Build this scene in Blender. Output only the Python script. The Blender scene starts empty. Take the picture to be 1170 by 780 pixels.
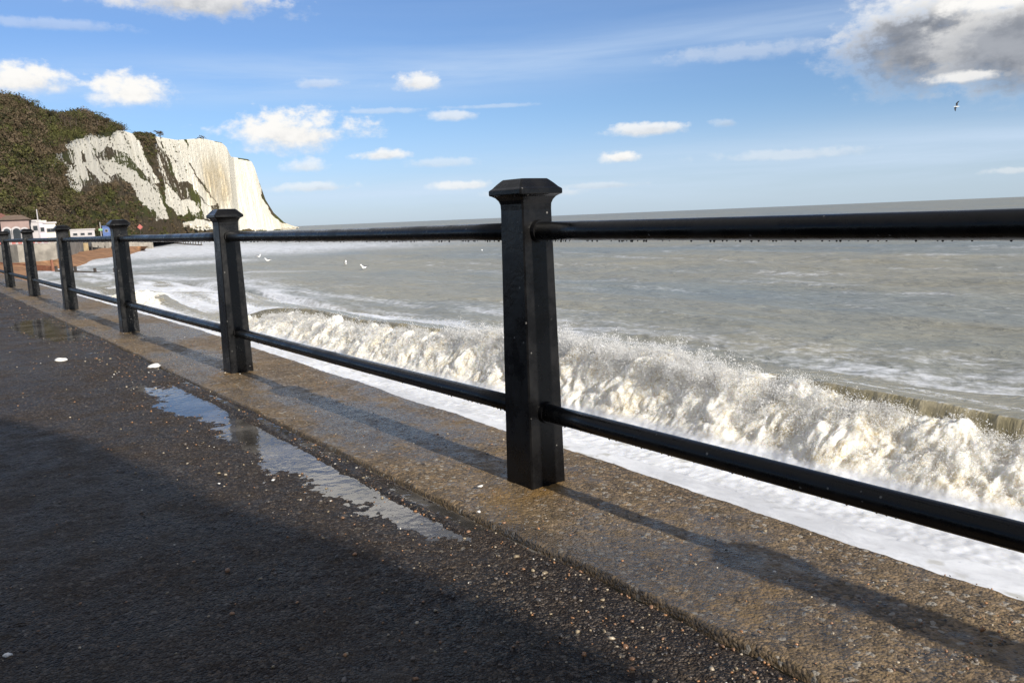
import bpy, bmesh, math, random
import numpy as np
from mathutils import Vector, Matrix
rnd = random.Random(7)
NR = np.random.default_rng(11)
SC = bpy.context.scene
COL = SC.collection

# ------------------------------------------------------------------ camera
F_PX, CX, CY = 945.0, 585.0, 390.0          # focal length and centre for a 1170 px wide frame
ROLL, PITCH, YAW = math.radians(2.319), math.radians(8.514), math.radians(36.41)
CAM_Z = 1.0
_F = np.array([math.sin(YAW)*math.cos(PITCH), math.cos(YAW)*math.cos(PITCH), -math.sin(PITCH)])
_R0 = np.array([math.cos(YAW), -math.sin(YAW), 0.0]); _U0 = np.cross(_R0, _F)
_R = math.cos(ROLL)*_R0 - math.sin(ROLL)*_U0
_U = math.sin(ROLL)*_R0 + math.cos(ROLL)*_U0
cam_d = bpy.data.cameras.new('camera'); cam = bpy.data.objects.new('camera', cam_d); COL.objects.link(cam)
cam_d.sensor_width = 36.0; cam_d.lens = 36.0*F_PX/1170.0
cam_d.clip_start = 0.05; cam_d.clip_end = 60000
M = Matrix(((_R[0], _U[0], -_F[0], 0), (_R[1], _U[1], -_F[1], 0), (_R[2], _U[2], -_F[2], CAM_Z), (0, 0, 0, 1)))
cam.matrix_world = M
SC.camera = cam

def ray(px, py):
    return _R*(px-CX) + _U*(CY-py) + _F*F_PX
def at_z(px, py, z):                       # where a sight line meets height z
    v = ray(px, py); return v*((z-CAM_Z)/v[2]) + np.array([0, 0, CAM_Z])
def at_d(px, py, d):                       # a point at horizontal distance d
    v = ray(px, py); return v*(d/math.hypot(v[0], v[1])) + np.array([0, 0, CAM_Z])
def azel(px, py):
    v = ray(px, py); return math.degrees(math.atan2(v[0], v[1])), math.degrees(math.atan2(v[2], math.hypot(v[0], v[1])))
def px_size(p):                            # size in metres of one photo pixel at a point
    return float(np.dot(p-np.array([0, 0, CAM_Z]), _F))/F_PX
def hor_y(px): return 247-0.0405*(px-620)
def project(P):                            # world points -> photo pixels
    q = P - np.array([0, 0, CAM_Z]); zf = np.maximum(q@_F, 1e-3)
    return CX + F_PX*(q@_R)/zf, CY - F_PX*(q@_U)/zf

# ------------------------------------------------------------------ sun, sky, exposure
SUN_EL, SUN_AZ = math.radians(24), math.radians(180)      # sun behind, along the railing
sun_d = bpy.data.lights.new('sun', 'SUN'); sun = bpy.data.objects.new('sun', sun_d); COL.objects.link(sun)
sun_d.energy = 4.8; sun_d.angle = math.radians(0.53); sun_d.color = (1.0, 0.94, 0.85)
sdir = Vector((math.sin(SUN_AZ)*math.cos(SUN_EL), math.cos(SUN_AZ)*math.cos(SUN_EL), math.sin(SUN_EL)))
sun.rotation_euler = sdir.to_track_quat('Z', 'Y').to_euler()
sun.location = (0, -60, 45)
SC.view_settings.view_transform = 'Standard'; SC.view_settings.look = 'None'
SC.view_settings.exposure = 0.55; SC.view_settings.gamma = 1.0; SC.view_settings.use_curve_mapping = False
SC.render.engine = 'CYCLES'
SC.cycles.use_denoising = True
SC.cycles.max_bounces = 8; SC.cycles.diffuse_bounces = 5; SC.cycles.glossy_bounces = 3
SC.cycles.transparent_max_bounces = 6; SC.cycles.caustics_reflective = False; SC.cycles.caustics_refractive = False
SC.cycles.sample_clamp_indirect = 4.0

class NT:                                   # short hand for building node trees
    def __init__(s, tree): s.t = tree; s.n = tree.nodes; s.l = tree.links
    def new(s, typ, ins=None, **kw):
        n = s.n.new(typ)
        for k, v in kw.items(): setattr(n, k, v)
        for k, v in (ins or {}).items(): s.put(n.inputs[k], v)
        return n
    def put(s, sock, v):
        if isinstance(v, bpy.types.NodeSocket): s.l.new(v, sock)
        elif isinstance(v, bpy.types.Node): s.l.new(v.outputs[0], sock)
        else:
            if sock.type == 'RGBA' and hasattr(v, '__len__') and len(v) == 3: v = (*v, 1)
            sock.default_value = v
    def m(s, op, a, b=None, c=None, clamp=False):
        n = s.n.new('ShaderNodeMath'); n.operation = op; n.use_clamp = clamp
        for i, v in enumerate((a, b, c)):
            if v is not None: s.put(n.inputs[i], v)
        return n.outputs[0]
    def ramp(s, v, lo, hi, a=0.0, b=1.0, smooth=True):
        n = s.n.new('ShaderNodeMapRange'); n.interpolation_type = 'SMOOTHSTEP' if smooth else 'LINEAR'
        for i, x in enumerate((v, lo, hi, a, b)): s.put(n.inputs[i], x)
        return n.outputs[0]
    def mix(s, f, a, b):
        n = s.n.new('ShaderNodeMix'); n.data_type = 'RGBA'
        s.put(n.inputs[0], f); s.put(n.inputs[6], a); s.put(n.inputs[7], b)
        return n.outputs[2]
    def noise(s, vec, scale, detail=4, rough=0.5, dist=0.0):
        n = s.new('ShaderNodeTexNoise', {'Scale': scale, 'Detail': detail, 'Roughness': rough, 'Distortion': dist})
        if vec is not None: s.put(n.inputs['Vector'], vec)
        return n.outputs['Fac']
    def mapping(s, vec, scale=(1, 1, 1), rot=(0, 0, 0), loc=(0, 0, 0)):
        return s.new('ShaderNodeMapping', {'Vector': vec, 'Location': loc, 'Rotation': rot, 'Scale': scale}).outputs[0]
    def attr(s, name, out='Fac'):
        return s.new('ShaderNodeAttribute', attribute_name=name).outputs[out]

world = bpy.data.worlds.new('World'); SC.world = world; world.use_nodes = True
W = NT(world.node_tree); W.n.clear()
sky = W.new('ShaderNodeTexSky', sky_type='NISHITA', sun_disc=False, sun_elevation=SUN_EL, sun_rotation=SUN_AZ,
            altitude=0.0, air_density=1.0, dust_density=0.3, ozone_density=3.0)
gen = W.new('ShaderNodeTexCoord').outputs['Generated']
sx = W.new('ShaderNodeSeparateXYZ', {0: gen})
az = W.m('MULTIPLY', W.m('ARCTAN2', sx.outputs[0], sx.outputs[1]), 57.2958)
el = W.m('MULTIPLY', W.m('ARCSINE', sx.outputs[2]), 57.2958)
ae = W.new('ShaderNodeCombineXYZ', {0: az, 1: el, 2: 0.0}).outputs[0]
n_big = W.noise(W.mapping(ae, (1, 1.7, 1)), 0.30, 7, 0.6)
n_mid = W.noise(W.mapping(ae, (1, 1.5, 1), loc=(31, 7, 0)), 0.75, 7, 0.62)
n_fine = W.noise(W.mapping(ae, (1, 1.4, 1), loc=(3, 17, 0)), 1.4, 5, 0.6)
SKYC = W.mix(W.ramp(el, 0.5, 8.0), (0.515, 0.625, 0.96), (0.57, 0.65, 0.82))      # clear sea air: less yellow low down
_mm = W.n.new('ShaderNodeMix'); _mm.data_type = 'RGBA'; _mm.blend_type = 'MULTIPLY'; W.put(_mm.inputs[0], 1.0); W.put(_mm.inputs[6], sky.outputs[0]); W.put(_mm.inputs[7], SKYC)
SKYC = _mm.outputs[2]
KS = 0.10                                   # background strength; cloud radiance is given for strength 1
# thin high cloud, streaked and a little tilted
st = W.noise(W.mapping(ae, (0.035, 0.42, 1), (0, 0, math.radians(-4))), 1.0, 5, 0.6, 0.3)
def band(e0, w, tilt, a0):
    e = W.m('SUBTRACT', el, W.m('ADD', W.m('MULTIPLY', W.m('SUBTRACT', az, a0), tilt), e0))
    return W.m('POWER', 2.718, W.m('MULTIPLY', W.m('MULTIPLY', e, e), -1.0/(w*w)))
ci = W.m('ADD', W.m('MULTIPLY', band(10.0, 1.5, 0.045, 36), 0.55), W.m('MULTIPLY', band(2.6, 1.7, 0.02, 55), 0.75))
ci = W.m('ADD', ci, W.ramp(el, 11, 16, 0.0, 0.16))
ci = W.m('MULTIPLY', ci, W.ramp(st, 0.22, 0.75))
over = W.m('MULTIPLY', W.ramp(W.noise(W.mapping(gen, (1, 1, 1.6)), 2.6, 7, 0.6, 0.4), 0.38, 0.58), W.ramp(el, 17, 26, 0.0, 0.92))   # unseen broken cloud overhead, added to make the skylight less blue
SKYC = W.mix(over, SKYC, (0.42/KS, 0.40/KS, 0.37/KS))
hz = W.m('MULTIPLY', W.ramp(el, 0.0, 7.5, 0.75, 0.0), W.ramp(az, 5, 60, 0.25, 0.9))
SKYC = W.mix(hz, SKYC, (0.375/KS, 0.465/KS, 0.54/KS))
col = W.mix(ci, SKYC, (0.44/KS, 0.53/KS, 0.65/KS))

grp = bpy.data.node_groups.new('cumulus', 'ShaderNodeTree')
for nm, ty in (('Base', 'NodeSocketColor'), ('az', 'NodeSocketFloat'), ('el', 'NodeSocketFloat'), ('n1', 'NodeSocketFloat'), ('n2', 'NodeSocketFloat'), ('n3', 'NodeSocketFloat'),
               ('a0', 'NodeSocketFloat'), ('e0', 'NodeSocketFloat'), ('ra', 'NodeSocketFloat'), ('re', 'NodeSocketFloat'), ('amt', 'NodeSocketFloat'), ('gray', 'NodeSocketFloat'), ('bri', 'NodeSocketFloat'), ('rag', 'NodeSocketFloat')):
    grp.interface.new_socket(nm, in_out='INPUT', socket_type=ty)
grp.interface.new_socket('Out', in_out='OUTPUT', socket_type='NodeSocketColor')
G = NT(grp); gi = G.n.new('NodeGroupInput'); go = G.n.new('NodeGroupOutput'); I = gi.outputs
dx = G.m('DIVIDE', G.m('SUBTRACT', I['az'], I['a0']), I['ra'])
dy = G.m('DIVIDE', G.m('SUBTRACT', I['el'], I['e0']), I['re'])
dyb = G.m('MULTIPLY', G.m('MINIMUM', dy, 0.0), 1.55)          # flatter, harder bottoms
dye = G.m('ADD', G.m('MAXIMUM', dy, 0.0), dyb)
rr = G.m('SQRT', G.m('ADD', G.m('MULTIPLY', dx, dx), G.m('MULTIPLY', dye, dye)))
nn = G.m('ADD', G.m('MULTIPLY', G.m('SUBTRACT', I['n1'], 0.5), 1.3), G.m('MULTIPLY', G.m('SUBTRACT', I['n2'], 0.5), 1.3))
nn = G.m('ADD', nn, G.m('MULTIPLY', G.m('SUBTRACT', I['n3'], 0.5), 0.5))
nn = G.m('MULTIPLY', nn, I['rag'])
den0 = G.m('ADD', G.m('SUBTRACT', 1.0, rr), nn)
soft = G.ramp(dy, -0.5, 0.6, 0.95, 0.55)
den = G.m('MULTIPLY', G.ramp(den0, 0.0, soft), I['amt'])
lit = G.m('ADD', G.m('ADD', G.m('MULTIPLY', dy, 0.55), 0.80), G.m('MULTIPLY', G.m('MULTIPLY', G.m('SUBTRACT', I['n2'], 0.5), 1.2), I['rag']))
lit = G.m('ADD', lit, G.m('MULTIPLY', dx, -0.12))
lit = G.m('SUBTRACT', lit, G.m('MULTIPLY', G.m('MULTIPLY', I['gray'], G.ramp(den0, 0.05, 0.75)), G.ramp(dy, 0.95, 0.25)))
dk = G.mix(G.ramp(I['n1'], 0.35, 0.65), (0.15/KS, 0.165/KS, 0.195/KS), (0.27/KS, 0.285/KS, 0.315/KS))
c = G.mix(G.ramp(lit, -0.5, 1.0), dk, (0.68/KS, 0.67/KS, 0.65/KS))
c = G.new('ShaderNodeVectorMath', {0: c, 1: G.new('ShaderNodeCombineXYZ', {0: I['bri'], 1: I['bri'], 2: I['bri']})}, operation='MULTIPLY').outputs[0]
G.l.new(G.mix(den, I['Base'], c), go.inputs['Out'])
# photo-measured places and sizes of the clouds in view, then those out of view: x, y, half width, half height, amount, grayness
CL = [(225, 5, 135, 30, .95, .5), (20, 94, 70, 28, 1, .05), (152, 108, 56, 30, 1, -.05), (328, 154, 100, 38, 1, .05), (475, 97, 38, 16, .9, .15),
      (437, 178, 44, 10, .85, .1), (515, 134, 36, 9, .6, .1), (525, 213, 40, 8, .7, .1), (500, 187, 50, 9, .35, .2), (735, 150, 54, 12, .8, .25),
      (708, 181, 26, 11, .95, .05), (365, 97, 40, 9, .35, .2), (360, 215, 62, 9, .5, .25), (350, 192, 34, 12, .6, .1),
      (1070, 58, 165, 100, 1.0, 1.7), (1180, 60, 160, 110, 1.0, 1.5), (1105, 90, 55, 10, .8, .0), (1130, 4, 90, 20, 1, -.5), (830, 142, 26, 8, .3, .4), (1160, 196, 60, 6, .35, 0),
      (1330, 60, 120, 50, 1, .5), (-180, 60, 120, 40, .9, .3), (610, 222, 70, 7, .35, .1), (690, 213, 60, 6, .3, .3), (900, 178, 120, 10, .3, .0), (430, 128, 60, 5, .3, .1), (560, 122, 60, 4, .25, 0), (60, 30, 120, 10, .25, .2), (860, 60, 140, 16, .25, -.2), (230, -84, 430, 100, 1, .0), (640, -170, 260, 70, 1, .3), (1500, 120, 140, 40, .8, .3)]  # unseen clouds above the frame added to brighten puddle reflection and neutralise skylight
for (px, py, rx, ry, amt, gray) in CL:
    a0, e0 = azel(px, py); a1, _ = azel(px+rx, py); _, e1 = azel(px, py-ry)
    g = W.n.new('ShaderNodeGroup'); g.node_tree = grp
    for k, v in (('Base', col), ('az', az), ('el', el), ('n1', n_big), ('n2', n_mid), ('n3', n_fine), ('a0', a0), ('e0', e0), ('ra', a1-a0), ('re', e1-e0), ('amt', amt), ('gray', gray), ('rag', 0.62 if gray > 1 else 1.0), ('bri', 1.75 if -100 < py < -20 else 1.0)):
        W.put(g.inputs[k], v)
    col = g.outputs[0]
bg = W.new('ShaderNodeBackground', {'Color': col, 'Strength': KS})
wo = W.n.new('ShaderNodeOutputWorld'); W.l.new(bg.outputs[0], wo.inputs['Surface'])
world.cycles.sampling_method = 'MANUAL'; world.cycles.sample_map_resolution = 1024

# ------------------------------------------------------------------ numpy noise
_g2 = np.stack([np.cos(np.arange(256)*2.399), np.sin(np.arange(256)*2.399)], 1).astype(np.float32)
_g3 = NR.normal(size=(256, 3)).astype(np.float32); _g3 /= np.linalg.norm(_g3, axis=1)[:, None]
def _hash(a, b, c, seed):
    h = a.astype(np.uint32)*np.uint32(374761393) + b.astype(np.uint32)*np.uint32(668265263) + c*np.uint32(2246822519) + np.uint32(seed*3266489 & 0xffffffff)
    h = (h ^ (h >> np.uint32(13)))*np.uint32(1274126177); h ^= h >> np.uint32(16)
    return (h & np.uint32(255)).astype(np.int32)
def gn2(x, y, seed=0):
    x = np.asarray(x, np.float32); y = np.asarray(y, np.float32)
    xi = np.floor(x); yi = np.floor(y); fx = x-xi; fy = y-yi
    xi = xi.astype(np.int64); yi = yi.astype(np.int64)
    u = fx*fx*fx*(fx*(fx*6-15)+10); v = fy*fy*fy*(fy*(fy*6-15)+10)
    z = np.uint32(0)
    def d(i, j):
        g = _g2[_hash(xi+i, yi+j, z, seed)]; return g[..., 0]*(fx-i) + g[..., 1]*(fy-j)
    a = d(0, 0); b = d(1, 0); a = a + u*(b-a)
    c = d(0, 1); e = d(1, 1); c = c + u*(e-c)
    return (a + v*(c-a))*1.5
def gn3(x, y, z, seed=0):
    x = np.asarray(x, np.float32); y = np.asarray(y, np.float32); z = np.asarray(z, np.float32)
    xi = np.floor(x); yi = np.floor(y); zi = np.floor(z); fx = x-xi; fy = y-yi; fz = z-zi
    xi = xi.astype(np.int64); yi = yi.astype(np.int64); zi = zi.astype(np.int64)
    s = lambda f: f*f*f*(f*(f*6-15)+10)
    u, v, w = s(fx), s(fy), s(fz)
    def d(i, j, k):
        g = _g3[_hash(xi+i, yi+j, (zi+k).astype(np.uint32), seed)]; return g[..., 0]*(fx-i)+g[..., 1]*(fy-j)+g[..., 2]*(fz-k)
    def pl(k):
        a = d(0, 0, k); b = d(1, 0, k); a = a+u*(b-a); c = d(0, 1, k); e = d(1, 1, k); c = c+u*(e-c); return a+v*(c-a)
    p = pl(0); q = pl(1)
    return (p+w*(q-p))*1.5
def sst(a, b, x):
    t = np.clip((x-a)/(b-a), 0, 1); return t*t*(3-2*t)

def np_mesh(name, V, Q, mat, attrs=None, parent=None, colors=None, smooth=True):
    V = np.ascontiguousarray(V, np.float32); Q = np.ascontiguousarray(Q, np.int32); k = Q.shape[1]
    me = bpy.data.meshes.new(name)
    me.vertices.add(len(V)); me.vertices.foreach_set('co', V.ravel())
    me.loops.add(Q.size); me.loops.foreach_set('vertex_index', Q.ravel())
    me.polygons.add(len(Q)); me.polygons.foreach_set('loop_start', np.arange(0, Q.size, k, dtype=np.int32))
    me.update(calc_edges=True)
    for nm, a in (attrs or {}).items():
        at = me.attributes.new(nm, 'FLOAT', 'POINT'); at.data.foreach_set('value', np.ascontiguousarray(a, np.float32).ravel())
    for nm, a in (colors or {}).items():
        a = np.concatenate([a, np.ones((len(a), 1))], 1)
        at = me.attributes.new(nm, 'FLOAT_COLOR', 'POINT'); at.data.foreach_set('color', np.ascontiguousarray(a, np.float32).ravel())
    if smooth: me.shade_smooth()
    else: me.shade_flat()
    me.materials.append(mat)
    o = bpy.data.objects.new(name, me); COL.objects.link(o)
    if parent: o.parent = parent
    return o
def grid_quads(n, m):
    i = np.arange(n*m).reshape(n, m)
    return np.stack([i[:-1, :-1], i[1:, :-1], i[1:, 1:], i[:-1, 1:]], -1).reshape(-1, 4)
def tag(o, label=None, cat=None, group=None, kind=None):
    for k, v in (('label', label), ('category', cat), ('group', group), ('kind', kind)):
        if v: o[k] = v
    return o
def empty(name, loc, rz=0.0):
    o = bpy.data.objects.new(name, None); o.empty_display_size = .1; COL.objects.link(o); o.location = loc; o.rotation_euler.z = rz; return o
def bobj(name, bm, mat, parent=None, smooth=False):
    me = bpy.data.meshes.new(name); bm.normal_update(); bm.to_mesh(me); bm.free()
    (me.shade_smooth if smooth else me.shade_flat)()
    me.materials.append(mat); o = bpy.data.objects.new(name, me); COL.objects.link(o)
    if parent: o.parent = parent
    return o
def add_box(bm, c, s, rz=0.0, rot=None, taper=1.0):
    r = rot if rot is not None else Matrix.Rotation(rz, 3, 'Z')
    vs = []
    for z in (-.5, .5):
        k = taper if z > 0 else 1.0
        for x, y in ((-.5, -.5), (.5, -.5), (.5, .5), (-.5, .5)):
            vs.append(bm.verts.new(Vector(c) + r @ Vector((x*s[0]*k, y*s[1]*k, z*s[2]))))
    for f in ((3, 2, 1, 0), (4, 5, 6, 7), (0, 1, 5, 4), (1, 2, 6, 5), (2, 3, 7, 6), (3, 0, 4, 7)):
        bm.faces.new([vs[i] for i in f])
def add_tube(bm, a, b, r0, r1=None, n=12, caps=True):
    a, b = Vector(a), Vector(b); r1 = r0 if r1 is None else r1
    q = (b-a).to_track_quat('Z', 'Y')
    rings = []
    for p, r in ((a, r0), (b, r1)):
        rings.append([bm.verts.new(p + q @ Vector((r*math.cos(2*math.pi*i/n), r*math.sin(2*math.pi*i/n), 0))) for i in range(n)])
    for i in range(n):
        f = bm.faces.new((rings[0][i], rings[0][(i+1) % n], rings[1][(i+1) % n], rings[1][i])); f.smooth = True
    if caps:
        bm.faces.new(rings[0][::-1]); bm.faces.new(rings[1])
def add_poly_prism(bm, pts, a, b):          # pts in local 2D -> extruded between frames a(pt), b(pt)
    A = [bm.verts.new(a(p)) for p in pts]; B = [bm.verts.new(b(p)) for p in pts]
    n = len(pts)
    bm.faces.new(A[::-1]); bm.faces.new(B)
    for i in range(n): bm.faces.new((A[i], A[(i+1) % n], B[(i+1) % n], B[i]))

# ------------------------------------------------------------------ materials
def mat(name):
    m = bpy.data.materials.new(name); m.use_nodes = True; t = NT(m.node_tree); t.n.clear()
    out = t.n.new('ShaderNodeOutputMaterial'); return m, t, out
def simple(name, colr, rough=0.7, var=0.25, scale=8.0, spec=0.5, bump=0.0, metallic=0.0):
    m, t, out = mat(name)
    oc = t.new('ShaderNodeTexCoord').outputs['Object']
    n = t.noise(oc, scale, 5, 0.6)
    c = t.mix(t.ramp(n, 0.3, 0.7), tuple(x*(1-var) for x in colr), tuple(min(1, x*(1+var)) for x in colr))
    p = t.new('ShaderNodeBsdfPrincipled', {'Base Color': c, 'Roughness': rough, 'Specular IOR Level': spec, 'Metallic': metallic})
    if bump:
        b = t.new('ShaderNodeBump', {'Height': n, 'Strength': 1.0, 'Distance': bump}); t.l.new(b.outputs[0], p.inputs['Normal'])
    t.l.new(p.outputs[0], out.inputs[0]); return m

def geo_pos(t): return t.new('ShaderNodeNewGeometry').outputs['Position']

def wash_foam(t, P):
    f1 = t.noise(t.mapping(P, (1, 0.7, 1)), 3.2, 7, 0.68, 0.6); f2 = t.noise(P, 26.0, 5, 0.7)
    big = t.noise(t.mapping(P, (1, 0.35, 1)), 0.9, 6, 0.6, 0.8)
    fc = t.mix(t.ramp(t.m('ADD', t.m('MULTIPLY', f1, 0.6), t.m('MULTIPLY', big, 0.6)), 0.45, 0.75), (0.52, 0.53, 0.555), (0.74, 0.755, 0.78))
    bub = t.new('ShaderNodeTexVoronoi', {'Vector': t.new('ShaderNodeVectorMath', {0: t.mapping(P, (1, .55, 1)), 1: t.new('ShaderNodeVectorMath', {0: t.new('ShaderNodeTexNoise', {'Vector': P, 'Scale': 2.5, 'Detail': 4}).outputs['Color'], 1: (.55, .55, 0)}, operation='MULTIPLY').outputs[0]}, operation='ADD').outputs[0], 'Scale': 3.4}, feature='F1').outputs['Distance']
    fc = t.mix(t.m('MULTIPLY', t.ramp(bub, 0.10, 0.34, 1.0, 0.0), t.ramp(t.m('ADD', big, t.m('MULTIPLY', f1, 0.3)), 0.56, 0.74, 0.0, 0.65)), fc, (0.36, 0.345, 0.29))   # holes showing silty water
    return f1, f2, fc, t.m('ADD', t.m('MULTIPLY', f1, 0.010), t.m('MULTIPLY', f2, 0.001))
def make_water_mat():
    m, t, out = mat('sea_water')
    P = geo_pos(t)
    foam = t.attr('foam')
    # water
    n1 = t.noise(t.mapping(P, (1, 0.45, 1)), 1.6, 6, 0.62, 0.4)
    n2 = t.noise(t.mapping(P, (1, 0.6, 1)), 9.0, 4, 0.6, 0.2)
    n0 = t.noise(t.mapping(P, (1, 0.3, 1)), 0.22, 5, 0.6, 0.3)
    patch = t.noise(t.mapping(P, (0.06, 0.025, 1), loc=(4, 9, 0)), 1.0, 5, 0.6, 0.5)
    wc = t.mix(t.ramp(patch, 0.35, 0.68), (0.185, 0.208, 0.205), (0.275, 0.255, 0.190))
    wc = t.mix(t.ramp(n0, 0.35, 0.75, 0.0, 0.35), wc, (0.22, 0.225, 0.21))
    hh = t.m('ADD', t.m('MULTIPLY', n1, 0.22), t.m('MULTIPLY', n2, 0.016))
    hh = t.m('ADD', hh, t.m('MULTIPLY', n0, 1.2))
    bw = t.new('ShaderNodeBump', {'Height': hh, 'Strength': 0.85, 'Distance': 1.0})
    water = t.new('ShaderNodeBsdfPrincipled', {'Base Color': wc, 'Roughness': 0.40, 'IOR': 1.33, 'Specular IOR Level': 0.22, 'Normal': bw.outputs[0]})
    # foam
    f1, f2, fc, fh = wash_foam(t, P)
    vor = t.new('ShaderNodeTexVoronoi', {'Vector': P, 'Scale': 5.5, 'Randomness': 1.0}, feature='F1').outputs['Distance']
    lace = t.m('ADD', t.m('MULTIPLY', t.m('SUBTRACT', f1, 0.5), 1.5), t.m('MULTIPLY', t.m('SUBTRACT', f2, 0.5), 0.5))
    lace = t.m('ADD', lace, t.m('MULTIPLY', t.m('SUBTRACT', vor, 0.42), 0.35))
    fac = t.m('MULTIPLY', t.ramp(t.m('ADD', foam, lace), 0.28, 0.98), t.ramp(foam, 0.45, 0.95, 0.72, 1.0))
    bf = t.new('ShaderNodeBump', {'Height': fh, 'Strength': 0.8, 'Distance': 1.0})
    fo = t.new('ShaderNodeBsdfPrincipled', {'Base Color': fc, 'Roughness': 0.55, 'Specular IOR Level': 0.35, 'Normal': bf.outputs[0]})
    mx = t.new('ShaderNodeMixShader', {0: fac, 1: water.outputs[0], 2: fo.outputs[0]})
    t.l.new(mx.outputs[0], out.inputs[0]); return m
M_SEA = make_water_mat()

def make_wave_mat():
    m, t, out = mat('wave_water')
    P = geo_pos(t); foam = t.attr('foam')
    n1 = t.noise(t.mapping(P, (0.8, 2.2, 0.6)), 2.2, 6, 0.6, 0.3)
    n2 = t.noise(P, 14.0, 4, 0.6)
    wc = t.mix(t.ramp(n1, 0.35, 0.7), (0.20, 0.175, 0.105), (0.30, 0.265, 0.18))
    bw = t.new('ShaderNodeBump', {'Height': t.m('ADD', t.m('MULTIPLY', n1, 0.09), t.m('MULTIPLY', n2, 0.01)), 'Strength': 0.8, 'Distance': 1.0})
    water = t.new('ShaderNodeBsdfPrincipled', {'Base Color': wc, 'Roughness': 0.16, 'IOR': 1.33, 'Normal': bw.outputs[0]})
    f0 = t.noise(t.mapping(P, (1, 1, .8)), 2.4, 6, 0.65, 0.7)
    f1 = t.noise(P, 7.0, 7, 0.7, 0.5)
    f2 = t.noise(P, 45.0, 5, 0.7)
    fac = t.ramp(t.m('ADD', foam, t.m('ADD', t.m('MULTIPLY', t.m('SUBTRACT', f1, 0.5), 1.3), t.m('MULTIPLY', t.m('SUBTRACT', f2, 0.5), 0.5))), 0.40, 0.72)
    silt = t.ramp(t.m('ADD', f0, t.m('MULTIPLY', t.m('SUBTRACT', f1, 0.5), 0.7)), 0.42, 0.70)
    fc = t.mix(silt, (0.84, 0.80, 0.70), (0.66, 0.56, 0.37))
    f3 = t.noise(t.mapping(P, (1, 1, 0.5)), 30.0, 6, 0.75, 1.2)
    fc = t.mix(t.ramp(f3, 0.46, 0.60, 0.0, 0.85), fc, (0.94, 0.93, 0.90))
    _a, _b, wfc, wfh = wash_foam(t, P); tb = t.ramp(t.attr('turb'), 0.02, 0.5)
    fc = t.mix(tb, wfc, fc)
    rel = t.new('ShaderNodeMix', {0: tb, 2: wfh, 3: t.m('ADD', t.m('MULTIPLY', f1, 0.05), t.m('MULTIPLY', f3, 0.022))}).outputs[0]
    bf = t.new('ShaderNodeBump', {'Height': rel, 'Strength': 1.0, 'Distance': 1.0})
    fo = t.new('ShaderNodeBsdfPrincipled', {'Base Color': fc, 'Roughness': 0.6, 'Specular IOR Level': 0.3, 'Normal': bf.outputs[0], 'Subsurface Weight': 0.8, 'Subsurface Radius': (1.0, 0.9, 0.7), 'Subsurface Scale': 0.14})
    mx = t.new('ShaderNodeMixShader', {0: fac, 1: water.outputs[0], 2: fo.outputs[0]})
    t.l.new(mx.outputs[0], out.inputs[0]); return m
M_WAVE = make_wave_mat()

def make_spray_mat():
    m, t, out = mat('spray')
    d = t.new('ShaderNodeBsdfPrincipled', {'Base Color': (0.97, 0.965, 0.95), 'Roughness': 0.4})
    tr = t.new('ShaderNodeBsdfTranslucent', {'Color': (0.97, 0.965, 0.95)})
    mx = t.new('ShaderNodeMixShader', {0: 0.68, 1: d.outputs[0], 2: tr.outputs[0]})
    t.l.new(mx.outputs[0], out.inputs[0]); return m
M_SPRAY = make_spray_mat()

def make_asphalt():
    m, t, out = mat('wet_asphalt')
    P = geo_pos(t)
    v = t.new('ShaderNodeTexVoronoi', {'Vector': P, 'Scale': 150.0}, feature='F1')
    v2 = t.new('ShaderNodeTexVoronoi', {'Vector': P, 'Scale': 85.0}, feature='F1')
    n = t.noise(P, 2.2, 6, 0.65); nf = t.noise(P, 150.0, 3, 0.6); ns = t.noise(t.mapping(P, loc=(5, 2, 0)), 6.0, 6, 0.7)
    sep = t.new('ShaderNodeSeparateColor', {0: v.outputs['Color']}); sep2 = t.new('ShaderNodeSeparateColor', {0: v2.outputs['Color']})
    base = t.mix(t.ramp(n, 0.3, 0.7), (0.0130, 0.0096, 0.0076), (0.044, 0.032, 0.0235))
    base = t.mix(t.ramp(sep.outputs[0], 0.60, 0.98, 0, 0.75), base, (0.13, 0.105, 0.085))
    base = t.mix(t.ramp(sep.outputs[1], 0.80, 0.97, 0, 0.8), base, (0.010, 0.009, 0.009))
    base = t.mix(t.ramp(sep2.outputs[1], 0.95, 0.97, 0, 0.5), base, (0.15, 0.11, 0.075))
    base = t.mix(t.ramp(sep2.outputs[2], 0.98, 0.99, 0, 0.5), base, (0.22, 0.20, 0.17))
    base = t.mix(t.ramp(ns, 0.5, 0.75, 0, 0.45), base, (0.085, 0.066, 0.046))          # silt left by the sea
    base = t.mix(t.m('MULTIPLY', t.attr('film'), t.ramp(ns, 0.35, 0.62)), base, (0.105, 0.098, 0.090))      # dried cement-grey film
    hgt = t.m('ADD', t.m('MULTIPLY', v.outputs['Distance'], -0.011), t.m('MULTIPLY', v2.outputs['Distance'], -0.012))
    hgt = t.m('ADD', hgt, t.m('MULTIPLY', nf, 0.005)); hgt = t.m('ADD', hgt, t.m('MULTIPLY', ns, 0.012))
    b = t.new('ShaderNodeBump', {'Height': hgt, 'Strength': 1.0, 'Distance': 0.8})
    ro = t.ramp(t.m('ADD', n, t.m('MULTIPLY', t.m('SUBTRACT', ns, 0.5), 0.8)), 0.3, 0.75, 0.30, 0.66)
    p = t.new('ShaderNodeBsdfPrincipled', {'Base Color': base, 'Roughness': ro, 'Specular IOR Level': 0.13, 'Normal': b.outputs[0]})
    t.l.new(p.outputs[0], out.inputs[0]); return m
M_ASPH = make_asphalt()

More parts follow.
